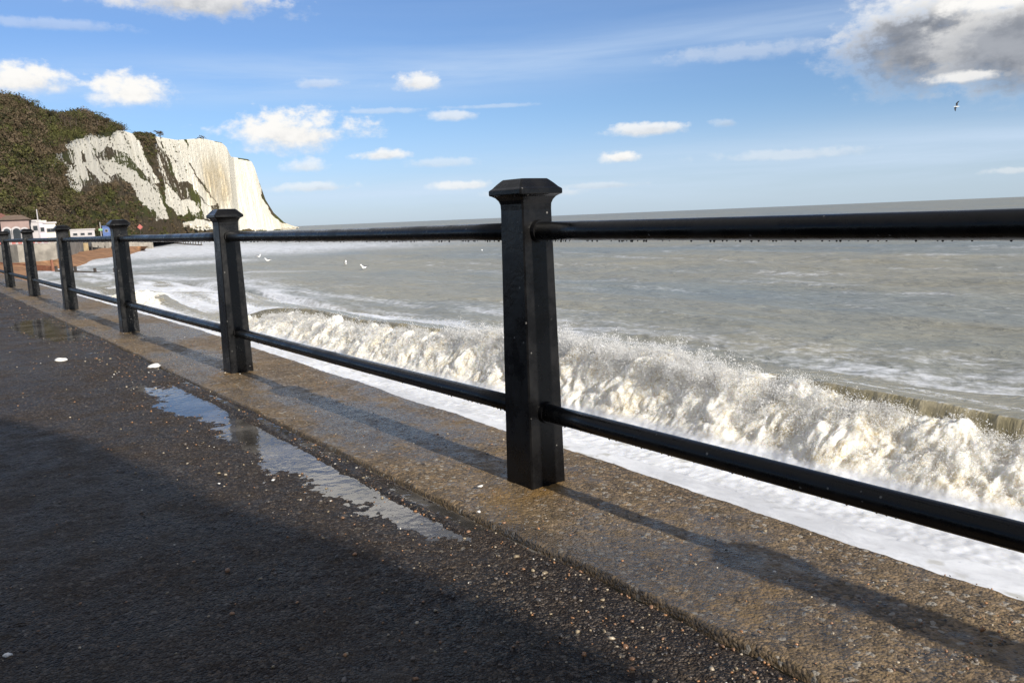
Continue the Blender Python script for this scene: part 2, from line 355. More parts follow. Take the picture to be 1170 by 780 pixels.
def make_kerb():
    m, t, out = mat('aggregate_concrete')
    P = geo_pos(t)
    v = t.new('ShaderNodeTexVoronoi', {'Vector': P, 'Scale': 130.0}, feature='F1')
    v2 = t.new('ShaderNodeTexVoronoi', {'Vector': P, 'Scale': 75.0}, feature='F1')
    n = t.noise(P, 3.0, 6, 0.65); ns = t.noise(t.mapping(P, loc=(2, 8, 1)), 9.0, 6, 0.7); nf = t.noise(P, 120.0, 4, 0.65)
    wet = t.noise(t.mapping(P, (1.4, 0.5, 1), loc=(9, 1, 0)), 1.2, 5, 0.6)
    s1 = t.new('ShaderNodeSeparateColor', {0: v.outputs['Color']}); s2 = t.new('ShaderNodeSeparateColor', {0: v2.outputs['Color']})
    base = t.mix(t.ramp(n, 0.3, 0.7), (0.085, 0.060, 0.034), (0.205, 0.146, 0.080))
    base = t.mix(t.ramp(s1.outputs[0], 0.45, 0.95, 0, 0.75), base, (0.27, 0.195, 0.125))
    base = t.mix(t.ramp(s1.outputs[1], 0.72, 0.9, 0, 0.8), base, (0.045, 0.038, 0.032))
    base = t.mix(t.ramp(s2.outputs[1], 0.85, 0.90, 0, 0.75), base, (0.27, 0.19, 0.11))
    base = t.mix(t.ramp(s2.outputs[2], 0.93, 0.96, 0, 0.75), base, (0.36, 0.33, 0.28))
    base = t.mix(t.ramp(ns, 0.42, 0.72, 0, 0.55), base, (0.07, 0.055, 0.038))
    wf = t.ramp(t.m('ADD', wet, t.m('MULTIPLY', t.m('SUBTRACT', ns, 0.5), 0.5)), 0.56, 0.42)
    base = t.mix(t.m('MULTIPLY', wf, 0.55), base, (0.030, 0.024, 0.017))                # soaked patches
    och = t.noise(t.mapping(P, loc=(7, 3, 0)), 1.7, 5, 0.65)
    base = t.mix(t.ramp(och, 0.52, 0.72, 0, 0.5), base, (0.21, 0.135, 0.055))           # ochre weathering
    base = t.mix(t.m('MULTIPLY', t.attr('stain'), t.ramp(ns, 0.3, 0.6)), base, (0.20, 0.115, 0.035))     # rust washed off the posts
    hgt = t.m('ADD', t.m('MULTIPLY', v.outputs['Distance'], -0.007), t.m('MULTIPLY', v2.outputs['Distance'], -0.006))
    hgt = t.m('ADD', hgt, t.m('MULTIPLY', nf, 0.007)); hgt = t.m('ADD', hgt, t.m('MULTIPLY', ns, 0.012))
    b = t.new('ShaderNodeBump', {'Height': hgt, 'Strength': 0.75, 'Distance': 0.6})
    ro = t.ramp(t.m('ADD', wet, t.m('MULTIPLY', t.m('SUBTRACT', ns, 0.5), 0.5)), 0.35, 0.65, 0.12, 0.6)
    p = t.new('ShaderNodeBsdfPrincipled', {'Base Color': base, 'Roughness': ro, 'Specular IOR Level': t.m('ADD', 0.16, t.m('MULTIPLY', wf, 0.34)), 'Normal': b.outputs[0]})
    t.l.new(p.outputs[0], out.inputs[0]); return m
M_KERB = make_kerb()

def make_puddle():
    m, t, out = mat('puddle_water')
    P = geo_pos(t)
    b = t.new('ShaderNodeBump', {'Height': t.noise(P, 18.0, 3, 0.5), 'Strength': 0.12, 'Distance': 0.01})
    gl = t.new('ShaderNodeBsdfGlossy', {'Color': (1, 1, 1), 'Roughness': 0.02, 'Normal': b.outputs[0]})
    tr0 = t.new('ShaderNodeBsdfTransparent', {'Color': (0.72, 0.66, 0.56)})
    df = t.new('ShaderNodeBsdfDiffuse', {'Color': (0.36, 0.33, 0.29)})                  # silt hanging in the water
    tr = t.new('ShaderNodeMixShader', {0: t.ramp(t.noise(P, 3.0, 4, 0.6), 0.35, 0.7, 0.10, 0.38), 1: tr0.outputs[0], 2: df.outputs[0]})
    fr = t.new('ShaderNodeFresnel', {'IOR': 1.33, 'Normal': b.outputs[0]})
    mx = t.new('ShaderNodeMixShader', {0: fr.outputs[0], 1: tr.outputs[0], 2: gl.outputs[0]})
    t.l.new(mx.outputs[0], out.inputs[0]); return m
M_PUD = make_puddle()

def make_iron():
    m, t, out = mat('black_painted_iron')
    P = geo_pos(t)
    n = t.noise(P, 9.0, 6, 0.65); nf = t.noise(P, 60.0, 4, 0.6)
    sp = t.new('ShaderNodeTexVoronoi', {'Vector': P, 'Scale': 70.0}, feature='F1')
    spc = t.new('ShaderNodeSeparateColor', {0: sp.outputs['Color']})
    c = t.mix(t.ramp(n, 0.35, 0.7), (0.003, 0.003, 0.0034), (0.0075, 0.007, 0.0068))
    c = t.mix(t.m('MULTIPLY', t.ramp(spc.outputs[0], 0.975, 0.985, 0, 0.5), t.ramp(sp.outputs['Distance'], 0.35, 0.2)), c, (0.25, 0.24, 0.22))   # dried salt specks
    hgt = t.m('ADD', t.m('MULTIPLY', n, 0.003), t.m('MULTIPLY', nf, 0.0012))
    b = t.new('ShaderNodeBump', {'Height': hgt, 'Strength': 0.6, 'Distance': 1.0})
    p = t.new('ShaderNodeBsdfPrincipled', {'Base Color': c, 'Roughness': t.ramp(n, 0.3, 0.7, 0.17, 0.42), 'Specular IOR Level': 0.24, 'Normal': b.outputs[0]})
    t.l.new(p.outputs[0], out.inputs[0]); return m
M_IRON = make_iron()

def make_cliff():
    m, t, out = mat('chalk_and_turf')
    P = geo_pos(t); ch = t.attr('chalk'); stn = t.attr('stain'); grn = t.attr('green')
    n1 = t.noise(P, 0.06, 7, 0.65); n2 = t.noise(P, 0.35, 6, 0.65); zz = t.new('ShaderNodeSeparateXYZ', {0: P}).outputs[2]
    n3 = t.noise(t.new('ShaderNodeCombineXYZ', {0: t.attr('sk'), 1: t.m('MULTIPLY', zz, 0.16), 2: 0.0}).outputs[0], 0.22, 6, 0.65, 0.6)
    chc = t.mix(t.ramp(n3, 0.35, 0.75), (0.66, 0.61, 0.50), (0.78, 0.74, 0.64))
    chc = t.mix(t.m('MULTIPLY', stn, t.ramp(n1, 0.3, 0.6, 0.5, 1.0)), chc, (0.46, 0.38, 0.25))
    vg = t.mix(t.ramp(n2, 0.35, 0.7), (0.055, 0.042, 0.025), (0.105, 0.08, 0.05))
    vg = t.mix(t.ramp(t.m('ADD', n1, t.m('SUBTRACT', grn, 0.5)), 0.4, 0.7), vg, (0.065, 0.068, 0.022))
    fac = t.ramp(t.m('ADD', ch, t.m('ADD', t.m('MULTIPLY', t.m('SUBTRACT', n2, 0.5), 1.0), t.m('MULTIPLY', t.m('SUBTRACT', t.noise(t.new('ShaderNodeCombineXYZ', {0: t.attr('sk'), 1: t.m('MULTIPLY', zz, 0.30), 2: 4.0}).outputs[0], 0.11, 6, 0.65, 0.8), 0.47), 1.3))), 0.42, 0.56)
    c = t.mix(fac, vg, chc)
    b = t.new('ShaderNodeBump', {'Height': t.m('ADD', t.m('MULTIPLY', n2, 2.0), t.m('MULTIPLY', n3, 0.6)), 'Strength': 0.7, 'Distance': 1.0})
    p = t.new('ShaderNodeBsdfPrincipled', {'Base Color': c, 'Roughness': 0.9, 'Specular IOR Level': 0.1, 'Normal': b.outputs[0]})
    t.l.new(p.outputs[0], out.inputs[0]); return m
M_CLIFF = make_cliff()

def make_leaf():
    m, t, out = mat('scrub_leaves')
    c = t.attr('tint', 'Color')
    p = t.new('ShaderNodeBsdfPrincipled', {'Base Color': c, 'Roughness': 0.8, 'Specular IOR Level': 0.15})
    tr = t.new('ShaderNodeBsdfTranslucent', {'Color': c})
    mx = t.new('ShaderNodeMixShader', {0: 0.25, 1: p.outputs[0], 2: tr.outputs[0]})
    t.l.new(mx.outputs[0], out.inputs[0]); return m
M_LEAF = make_leaf()
M_PEB = None
def make_pebble():
    m, t, out = mat('shingle')
    c = t.attr('tint', 'Color')
    p = t.new('ShaderNodeBsdfPrincipled', {'Base Color': c, 'Roughness': 0.35, 'Specular IOR Level': 0.5})
    t.l.new(p.outputs[0], out.inputs[0]); return m
M_PEB = make_pebble()
M_BEACH = simple('beach_shingle', (0.27, 0.145, 0.075), 0.85, 0.35, 0.8, 0.2, 0.05)
M_CONC = simple('weathered_concrete', (0.24, 0.215, 0.18), 0.85, 0.3, 0.9, 0.2, 0.02)
M_CONCY = simple('ochre_concrete', (0.36, 0.27, 0.15), 0.85, 0.25, 1.2, 0.2, 0.02)
M_TIMB = simple('wet_timber', (0.055, 0.045, 0.037), 0.6, 0.4, 2.0, 0.4, 0.02)
M_TIMBR = simple('red_timber', (0.20, 0.085, 0.05), 0.7, 0.3, 2.0, 0.3, 0.02)
M_TILE = simple('red_roof_tiles', (0.19, 0.085, 0.065), 0.8, 0.25, 2.0, 0.2)
M_PINK = simple('pink_render', (0.25, 0.18, 0.16), 0.8, 0.12, 1.0, 0.2)
M_WHITE = simple('white_paint', (0.38, 0.355, 0.35), 0.6, 0.06, 1.0, 0.3)
M_CREAM = simple('cream_render', (0.6, 0.55, 0.46), 0.8, 0.1, 1.0, 0.2)
M_LILAC = simple('pale_lilac_render', (0.5, 0.45, 0.5), 0.8, 0.1, 1.0, 0.2)
M_GLASS = simple('dark_window_glass', (0.03, 0.035, 0.04), 0.08, 0.2, 1.0, 0.6)
M_BROWN = simple('brown_roof', (0.16, 0.115, 0.085), 0.85, 0.2, 2.0, 0.2)
M_BLUE = simple('blue_paint', (0.05, 0.10, 0.26), 0.5, 0.15, 2.0, 0.4)
M_GREENP = simple('green_paint', (0.16, 0.32, 0.16), 0.5, 0.15, 2.0, 0.4)
M_RED = simple('red_paint', (0.33, 0.085, 0.07), 0.5, 0.15, 2.0, 0.4)
M_CHALKROCK = simple('chalk_rock', (0.66, 0.62, 0.53), 0.9, 0.15, 0.6, 0.1, 0.1)
M_BARK = simple('bark', (0.06, 0.048, 0.036), 0.9, 0.3, 1.0, 0.1)
M_GULLW = simple('white_feathers', (0.8, 0.8, 0.78), 0.7, 0.05, 30.0, 0.2)
M_GULLG = simple('grey_feathers', (0.10, 0.10, 0.11), 0.7, 0.15, 30.0, 0.2)
M_SHELL = simple('chalk_pebble', (0.72, 0.70, 0.66), 0.5, 0.12, 60.0, 0.4, 0.002)

# ------------------------------------------------------------------ promenade and sea wall
SEA_Z = -2.5
def joint_x(Y): return 1.445 + 0.010*np.clip(Y, 0, 8) + 0.012*gn2(np.asarray(Y)*0.9, np.asarray(Y)*0+3.3, 5) + 0.006*gn2(np.asarray(Y)*6.0, np.asarray(Y)*0+1.3, 6)
def edge_x(Y): return 2.135 + 0.033*np.clip(Y, -6, 8.5)
def y_lines(y0, y1, near=0.006, k=0.0016):
    ys = [0.6]
    while ys[-1] < y1: ys.append(ys[-1] + max(near, k*math.hypot(2.0, ys[-1])*(1+max(0, ys[-1]-6)*0.35)))
    y = 0.6; lo = []
    step = near
    while y > y0: step = min(step*1.12, 1.0); y -= step; lo.append(y)
    return np.array(lo[::-1] + ys, np.float32)
YL = y_lines(-16, 88)
def walk_base(X, Y):
    jx = joint_x(Y)
    d = jx - X                                            # distance landward of the joint
    z = 0.010*np.clip(d-0.25, 0, 4) + 0.0045*gn2(X*1.1, Y*0.8, 1) + 0.0040*gn2(X*3.1, Y*2.4, 2) + 0.0036*gn2(X*8, Y*8, 3)
    # worn gutter and hollow beside the kerb
    lng = sst(1.45, 2.5, Y)*(1-sst(5.0, 5.8, Y))
    cx = 1.335 - 0.02*(Y-3.2)
    z = z - 0.0120*lng*np.exp(-((X-cx)/0.135)**2) - 0.010*lng*np.exp(-((d-0.035-0.012*gn2(Y*2.2, Y*0+.4, 31))/(0.018+0.010*gn2(Y*1.3, Y*0+5.4, 32)))**2)*np.clip(0.75+1.6*gn2(Y*1.9, Y*0+2.4, 33), 0.0, 1.2)*(1-sst(2.4, 1.9, Y) if False else sst(1.7, 2.6, Y))
    z = z + 0.010*sst(1.8, 2.4, Y)*(1-sst(5.2, 5.9, Y))*np.exp(-((d-0.085)/0.025)**2)
    z = z - 0.015*np.exp(-((X-1.22)/0.26)**2)*np.exp(-((Y-10.2)/1.35)**2)
    z = z - 0.016*np.exp(-((X-0.9)/0.3)**2)*np.exp(-((Y-15.0)/1.3)**2)
    z = z + 0.009*lng*np.exp(-((d-0.03)/0.05)**2)*np.clip(gn2(Y*1.6, Y*0+7.7, 34)+0.3, 0, 1) - 0.020*np.exp(-((d)/0.011)**2)*(1-0.6*lng)     # the open joint itself
    return z
u = np.concatenate([np.linspace(-9, -1.2, 40, endpoint=False), np.linspace(-1.2, 0.5, 170, endpoint=False), np.linspace(0.5, 1.0, 120, endpoint=False)*1.0])
uu = u[None, :]; Yg = YL[:, None]
jx = joint_x(YL)[:, None]
Xg = np.where(uu < 0, uu*1.0, uu*1.0) + 0*Yg
tt = np.concatenate([np.linspace(0, 1, 140)])[None, :]
Xa = Xg[:, :]                                             # landward columns keep their X up to 1.0
Xb = 1.0 + (jx-1.0)*tt
X = np.concatenate([Xa, Xb], 1); Y = np.broadcast_to(Yg, X.shape)
Z = walk_base(X, Y) + 0.0022*gn2(X*45, Y*45, 8) + 0.0026*gn2(X*21, Y*21, 9)
film = np.zeros_like(X)
for (fx, fy, rx, ry, a) in ((0.35, 1.55, .45, .35, .8), (0.75, 1.15, .25, .2, .5), (-.4, 3.2, .7, .4, .35), (0.6, 8.2, .9, 1.3, .35)):
    film = np.maximum(film, a*np.exp(-(((X-fx)/rx)**2+((Y-fy)/ry)**2)))
film = film*np.clip(0.8+1.2*gn2(X*3, Y*3, 35), 0, 1.3)
n, mcol = X.shape
prom = np_mesh('promenade', np.stack([X, Y, Z], -1).reshape(-1, 3), grid_quads(n, mcol)[:, ::-1], M_ASPH, {'film': film}); prom['kind'] = 'structure'

# sea wall: rough kerb top, rounded arris, face going down into the water
prof = np.concatenate([np.linspace(0, 0.06, 24, endpoint=False), np.linspace(0.06, 1.0, 150)])
ex = edge_x(YL)[:, None]
Xk = jx + 0.004 + (ex - 0.02 - jx - 0.004)*prof[None, :]
Yk = np.broadcast_to(Yg, Xk.shape)
dk = Xk - jx
step = 0.011*(1-0.55*sst(2.6, 4.5, Yk)) + 0.006*gn2(Xk*2, Yk*1.5, 21)
chip = np.clip(gn2(Xk*9, Yk*7, 22)*0.5+0.5, 0, 1)
Zk = step*sst(-0.002, 0.012+0.022*chip, dk) - 0.022*(1-sst(0.0, 0.012, dk)) + 0.0028*gn2(Xk*6, Yk*5, 23) + 0.0022*gn2(Xk*17, Yk*17, 24) + 0.0018*gn2(Xk*44, Yk*44, 25)
crn = ex - 0.02
low = []
for q, (ox, oz) in enumerate(((0.010, -0.004), (0.017, -0.012), (0.020, -0.024), (0.012, -0.2), (-0.02, -1.2), (-0.05, -3.6))):
    xx = crn + ox + 0.004*gn2(YL*7, YL*0+.5, 30)[:, None]
    low.append(np.stack([xx, Yg+0*xx, Zk[:, -1:] + oz], -1))
V = np.concatenate([np.stack([Xk, Yk, Zk], -1)] + low, 1)
n, mcol = V.shape[:2]
wst = np.zeros((n, mcol), np.float32)
for py0 in (-4.55, -1.05, 2.40, 5.78, 9.12, 12.58, 16.15, 19.70):
    wst = np.maximum(wst, np.exp(-(((V[..., 0]-1.80)/.15)**2 + ((V[..., 1]-py0+.04)/.17)**2)))
wst = wst*np.clip(0.75+1.3*gn2(V[..., 0]*6, V[..., 1]*5, 36), 0, 1)
wall = np_mesh('sea_wall', V.reshape(-1, 3), grid_quads(n, mcol)[:, ::-1], M_KERB, {'stain': wst})
tag(wall, 'concrete sea wall with rough brown aggregate kerb top that the black railing stands on', 'sea wall')
# puddles: level water lying in the hollows
def puddle(pts, z):
    bm = bmesh.new(); bm.faces.new([bm.verts.new((x, y, z)) for x, y in pts]); o = bobj('puddle', bm, M_PUD); o['kind'] = 'structure'
puddle([(0.85, 1.7), (1.455, 1.7), (1.49, 6.2), (0.8, 6.2)], -0.0048)
puddle([(0.4, 7.6), (1.50, 7.6), (1.51, 12.9), (0.4, 12.9)], -0.0050)
puddle([(0.2, 13.2), (1.50, 13.2), (1.50, 17.4), (0.2, 17.4)], -0.0052)

# ------------------------------------------------------------------ railing
POST_Y = [-4.55, -1.05, 2.40, 5.78, 9.12, 12.58, 16.15, 19.70, 23.2, 26.7, 30.2]
RX = 1.857
ZK = 0.006
railing = empty('railing', (RX, 12.8, 0.0))
tag(railing, 'black iron railing of square capped posts and two round rails beside the wet promenade', 'railing')
def sq_ring(bm, hw, z, ch):
    c = min(ch, hw*0.4); pts = [(hw, -hw+c), (hw, hw-c), (hw-c, hw), (-hw+c, hw), (-hw, hw-c), (-hw, -hw+c), (-hw+c, -hw), (hw-c, -hw)]
    return [bm.verts.new((x, y, z)) for x, y in pts]
def loft(bm, rings, cap0=True, cap1=True):
    for a, b in zip(rings[:-1], rings[1:]):
        for i in range(len(a)): bm.faces.new((a[i], a[(i+1) % len(a)], b[(i+1) % len(a)], b[i]))
    if cap0: bm.faces.new(rings[0][::-1])
    if cap1: bm.faces.new(rings[-1])
def post_mesh():
    bm = bmesh.new()
    loft(bm, [sq_ring(bm, hw, z, .005) for hw, z in ((.0805, -.03), (.0800, .02), (.0750, .45), (.0700, .80), (.0672, 1.02))])
    p = bobj('post', bm, M_IRON)
    bm = bmesh.new()
    prof = [(.0675, 1.019), (.0685, 1.040), (.073, 1.053), (.081, 1.064), (.090, 1.070), (.0965, 1.073), (.0975, 1.076), (.0975, 1.089), (.0955, 1.092), (.088, 1.098), (.076, 1.112), (.064, 1.124), (.059, 1.128), (.030, 1.130), (.0, 1.130)]
    loft(bm, [sq_ring(bm, max(hw, .002), z, .006) for hw, z in prof])
    c = bobj('cap', bm, M_IRON, p)
    return p
def sphere_verts(n_seg=6, n_ring=4):
    V = [(0, 0, 1)]
    for i in range(1, n_ring):
        a = math.pi*i/n_ring
        for j in range(n_seg): V.append((math.sin(a)*math.cos(2*math.pi*j/n_seg), math.sin(a)*math.sin(2*math.pi*j/n_seg), math.cos(a)))
    V.append((0, 0, -1)); Fc = []
    for j in range(n_seg):
        Fc.append((0, 1+j, 1+(j+1) % n_seg))
        for i in range(n_ring-2):
            a, b = 1+i*n_seg+j, 1+i*n_seg+(j+1) % n_seg; Fc += [(a, a+n_seg, b), (b, a+n_seg, b+n_seg)]
        a = 1+(n_ring-2)*n_seg
        Fc.append((a+j, len(V)-1, a+(j+1) % n_seg))
    return np.array(V, np.float32), np.array(Fc, np.int32)
p0 = post_mesh()
posts = []
for i, y in enumerate(POST_Y):
    if i == 0: p = p0
    else:
        p = p0.copy(); COL.objects.link(p)
        c = p0.children[0].copy(); COL.objects.link(c); c.parent = p
    p.parent = railing; p.location = (0, y-12.8, ZK)
    posts.append(p)
for z, r in ((0.948, 0.0325), (0.287, 0.0325)):
    for a, b in zip(POST_Y[:-1], POST_Y[1:]):
        hw = 0.0755 - 0.0095*z
        bm = bmesh.new(); n = 24
        # a straight tube with a little hand-painted unevenness
        rings = []
        ya, yb = a+hw-0.012, b-hw+0.012
        for k in range(13):
            f = k/12; yy = ya+(yb-ya)*f; sag = -0.004*math.sin(math.pi*f)
            rings.append([bm.verts.new((r*math.cos(2*math.pi*j/n), yy-12.8, z+sag+r*math.sin(2*math.pi*j/n))) for j in range(n)][::-1])
        loft(bm, rings)
        rl = bobj('rail', bm, M_IRON, railing, True)
        for end, s in ((a, 1), (b, -1)):
            bm = bmesh.new()
            add_tube(bm, (0, end+s*(hw-0.006)-12.8, z), (0, end+s*(hw+0.020)-12.8, z), r+0.009, r+0.006, 20)
            bobj('collar', bm, M_IRON, rl, False)
# hanging drops of sea water under the rails
SV, SF = sphere_verts(8, 5)
Vs, Fs = [], []; cnt = 0
for z, r in ((0.948, 0.0325), (0.287, 0.0325)):
    y = -0.9
    while y < 12.0:
        y += rnd.uniform(0.008, 0.03)*(1+max(0, y-2.4)*.12)*(rnd.choice((1, 1, 1, 3)))
        if any(abs(y-q) < 0.1 for q in POST_Y): continue
        s = rnd.uniform(0.0014, 0.0036)
        Vs.append(SV*np.array([s, s, s*1.2]) + np.array([rnd.uniform(-.004, .004), y-12.8, z-r-s*0.4-0.002])); Fs.append(SF+cnt*len(SV)); cnt += 1
drops_mat = simple('hanging_water', (0.02, 0.02, 0.022), 0.05, 0.1, 20, 0.5)
dr = np_mesh('water_drops', np.concatenate(Vs), np.concatenate(Fs), drops_mat, parent=railing); dr['kind'] = 'stuff'

# ------------------------------------------------------------------ unseen building added behind the camera, outlined to cast the walk's shade
def shade_building():
    b = empty('unseen_shade_building', (-4, -9, 0))
    tag(b, 'unseen rendered building with flat roof added to cast the shade on the promenade', 'building')
    H = 4.2
    SH = H/math.tan(SUN_EL)
    pts = [(-9, 5.4-SH), (0.375, 5.4-SH), (0.66, 4.4-SH), (0.87, 3.0-SH), (1.07, 2.3-SH), (1.12, 1.9-SH), (1.24, 1.1-SH), (1.24, -5-SH), (-9, -5-SH)]
    bm = bmesh.new()
    add_poly_prism(bm, pts[::-1], lambda p: Vector((p[0]+4, p[1]+9, -.1)), lambda p: Vector((p[0]+4, p[1]+9, H-.25)))
    bmesh.ops.recalc_face_normals(bm, faces=bm.faces)
    bobj('wall', bm, M_CREAM, b)
    bm = bmesh.new()
    add_poly_prism(bm, pts[::-1], lambda p: Vector(((p[0]+4)*1.0, (p[1]+9)*1.0, H-.247)), lambda p: Vector(((p[0]+4), (p[1]+9), H)))
    bmesh.ops.recalc_face_normals(bm, faces=bm.faces)
    bobj('roof', bm, M_CONC, b)
    for x in (-7.5, -5.0, -2.5):
        for z in (1.7,):
            bm = bmesh.new(); add_box(bm, (x+4, 14.4-SH+.02, z), (1.2, .06, 1.4)); w = bobj('window', bm, M_WHITE, b)
            bm = bmesh.new(); add_box(bm, (x+4, 14.4-SH+.055, z), (1.05, .02, 1.25)); bobj('pane', bm, M_GLASS, w)
shade_building()
# ------------------------------------------------------------------ sea
CH = CAM_Z - SEA_Z                              # camera above the water
WLINE = np.array([at_z(px, py, SEA_Z)[:2] for px, py in ((6, 336), (45, 322), (48, 312), (78, 306), (104, 300), (138, 294), (160, 286), (205, 279.5), (235, 272))])
def crest_x(Y): return 10.85 + 0.22*gn2(Y*0.13, Y*0+0.7, 40) + 0.09*gn2(Y*0.6, Y*0+4.7, 41) - 0.9*sst(24, 34, Y)
def crest_a(Y): return (0.93 + 0.10*gn2(Y*0.22, Y*0+9.1, 42))*(1-0.93*sst(26.0, 33.0, Y)) + 0.45*np.exp(-((Y-45)/4.0)**2)
def back_shape(u): return np.exp(-(np.maximum(u, 0)/2.6)**1.5)
def sea_h(X, Y, r):
    rad = r*r/(CH*F_PX)                         # ground covered by one picture row
    h = np.zeros_like(X)
    cal = sst(8.5, 12.5, X)*0.75 + 0.25
    calm = 1-0.85*(1-sst(8.8, 10.2, X))
    for lam, amp, sx_, sy_, sd in ((14, .30, 1, .3, 50), (6.0, .20, 1, .42, 51), (2.6, .10, 1, .55, 52), (1.2, .026, 1, .7, 53), (.55, .011, 1, .8, 54), (.25, .005, 1, 1, 55), (.11, .002, 1, 1, 56)):
        w = np.clip(lam/(2.2*rad) - 0.4, 0, 1)
        k = np.nonzero(w > 0)
        if len(k[0]) == 0: continue
        nn = gn2(X[k]*sx_/lam, Y[k]*sy_/lam, sd)
        if lam < 8: nn = 0.6*(1-2*np.abs(nn))+0.4*nn - .2       # crests a little sharper than troughs
        h[k] += (amp*w[k]*cal[k]*(calm[k] if lam < 3 else 1))*nn
    return h
def streaks(X, Y):
    return gn2(X*0.75 + 0.8*gn2(X*.12, Y*.1, 63), Y*0.10, 60)*0.6 + gn2(X*1.9+0.9*gn2(X*.3, Y*.2, 64), Y*0.28, 61)*0.4 + gn2(X*.25, Y*.06, 62)*0.35
def seg_dist(X, Y, L):
    d = np.full(X.shape, 1e9, np.float32)
    for (ax, ay), (bx, by) in zip(L[:-1], L[1:]):
        vx, vy = bx-ax, by-ay; t = np.clip(((X-ax)*vx+(Y-ay)*vy)/(vx*vx+vy*vy), 0, 1)
        d = np.minimum(d, np.hypot(X-ax-t*vx, Y-ay-t*vy))
    return d
def sea_foam(X, Y):
    wash = 1-sst(9.2, 10.6, X)
    s = streaks(X, Y)
    f = wash*(1.16 - 0.75*np.clip(gn2(X*1.3, Y*0.55, 66)-0.18, 0, 1) - 0.25*np.clip(gn2(X*.5, Y*.25, 65), 0, 1))*(1-0.25*sst(30, 60, Y))
    back = sst(10.4, 11.4, X)*(1-sst(13.0, 24.0, X))
    f = np.maximum(f, back*(0.58 + 0.95*s))
    far = sst(16, 24, X)*(1-sst(60, 140, np.hypot(X, Y)))
    f = np.maximum(f, far*(0.10 + 0.75*s))
    surf = sst(-7, 9, 8.5+0.21*Y - X)*sst(22, 36, Y)
    rr = np.hypot(X, Y); lr = np.log(rr); ct = np.arctan2(X, Y)*rr
    q = 0.65*gn2(lr*17, ct*0.035, 67) + 0.45*gn2(lr*40, ct*0.075, 68) + 0.3*gn2(lr*80, ct*.2, 69)
    f = np.maximum(f, surf*(0.40 + 0.75*q + 0.2*s))
    ds = seg_dist(X, Y, WLINE)
    bandw = np.maximum(3.0, 0.10*np.hypot(X, Y))
    f = np.maximum(f, sst(40, 60, Y)*np.exp(-(ds/bandw)**2)*(0.54 + 0.8*q))
    # broken white bands running in front of the far beach
    for px0, py0, px1, py1, wpx, a in ((150, 285, 262, 286.5, 5.0, .95), (150, 279.5, 245, 276.5, 2.0, .8), (160, 303, 250, 299, 2.5, .75), (170, 318, 245, 321, 3, .75), (284, 313, 330, 312, 2.2, .7), (185, 334, 248, 327, 5, .9), (150, 345, 240, 352, 6, .7)):
        A, B = at_z(px0, py0, SEA_Z)[:2], at_z(px1, py1, SEA_Z)[:2]
        wd = wpx*math.hypot(*((A+B)/2))**2/(CH*F_PX)
        d = seg_dist(X, Y, [A, B]); f = np.maximum(f, a*np.exp(-(d/wd)**2) + (0.2*s)*np.exp(-(d/wd)**2))
    return np.clip(f, -0.3, 1.25)
az_lines = np.concatenate([np.linspace(-60, -2, 20, endpoint=False), np.linspace(-2, 74, 1180, endpoint=False), np.linspace(74, 150, 40)])
r_rows = 1/np.linspace(1/2.6, 1/150.0, 1000)
r_rows = np.concatenate([r_rows, np.geomspace(150, 45000, 160)[1:]])
Az, Rr = np.meshgrid(np.radians(az_lines), r_rows, indexing='ij')
X = (Rr*np.sin(Az)).astype(np.float32); Y = (Rr*np.cos(Az)).astype(np.float32); Rr = Rr.astype(np.float32)
h = sea_h(X, Y, Rr)
inwave = sst(8.1, 8.7, X)*(1-sst(15.0, 15.6, X))*sst(-6, -5, Y)*(1-sst(56, 60, Y))
uw = X-crest_x(Y)
h = h - inwave*0.35 + np.where(uw > 0, 1, 0)*0                     # the wave itself is its own finer mesh just above
foam = sea_foam(X, Y)
Zs = SEA_Z + h + 0.02*sst(.4, .9, foam)
keep = (X > 1.9) | (Y > 92)
idx = grid_quads(*X.shape)
kq = keep.ravel()[idx].any(1)
sea = np_mesh('sea', np.stack([X, Y, Zs], -1).reshape(-1, 3), idx[kq][:, ::-1], M_SEA, {'foam': foam}); sea['kind'] = 'structure'
del Az, Rr, idx, kq, h, uw, inwave

# breaking wave: fine strip with a steep, forward leaning front
ys = [-5.5]
while ys[-1] < 59.5: ys.append(ys[-1] + max(0.012, 0.00125*math.hypot(9.5, ys[-1])*(1.6 if ys[-1] < 2.5 else 1)))
YW = np.array(ys, np.float32)[:, None]
ur = np.linspace(-3.2, 4.9, 4000); hr = np.where(ur < 0, np.exp(-(np.abs(ur)/.55)**1.6), back_shape(ur))
arc = np.concatenate([[0], np.cumsum(np.hypot(np.diff(ur)*np.where(ur[1:] < 0.4, 1.0, 0.45), np.diff(hr)*1.6))])
U = np.interp(np.linspace(0, arc[-1], 250), arc, ur).astype(np.float32)[None, :]
A = crest_a(YW); XC = crest_x(YW)
def foam_top(Y):                                # how much of the front the white water covers
    t = np.interp(Y, [-6, 3.5, 5.0, 6.5, 8.5, 10, 12.5, 15, 18, 22, 26, 30, 40, 44, 48, 52], [.70, .70, .74, .85, .98, 1.15, 1.25, 1.05, .82, .80, .7, .6, .7, 1.1, .9, .5])
    return t.astype(np.float32)
FT = foam_top(YW[:, 0])[:, None] + 0.10*gn2(YW*0.9, YW*0+2.2, 70) + 0.07*gn2(YW*2.6, YW*0+6.2, 71)
hw = A*np.where(U < 0, np.exp(-(np.abs(U)/.55)**1.6), back_shape(U))
heap = np.minimum(FT, 1.12)*A*sst(-1.75, -0.35, U + 0.18*gn2(YW*0.8, YW*0+8.8, 72))*(1-sst(0.0, 0.5, U))
curl = 0.30*A*np.clip(1.15-FT, 0, .5)/.5
Hh = np.maximum(hw, heap) - 0.12*np.exp(-((U+2.2)/.7)**2)*0
Xw = XC + U - curl*np.exp(-((U-0.02)/.33)**2)
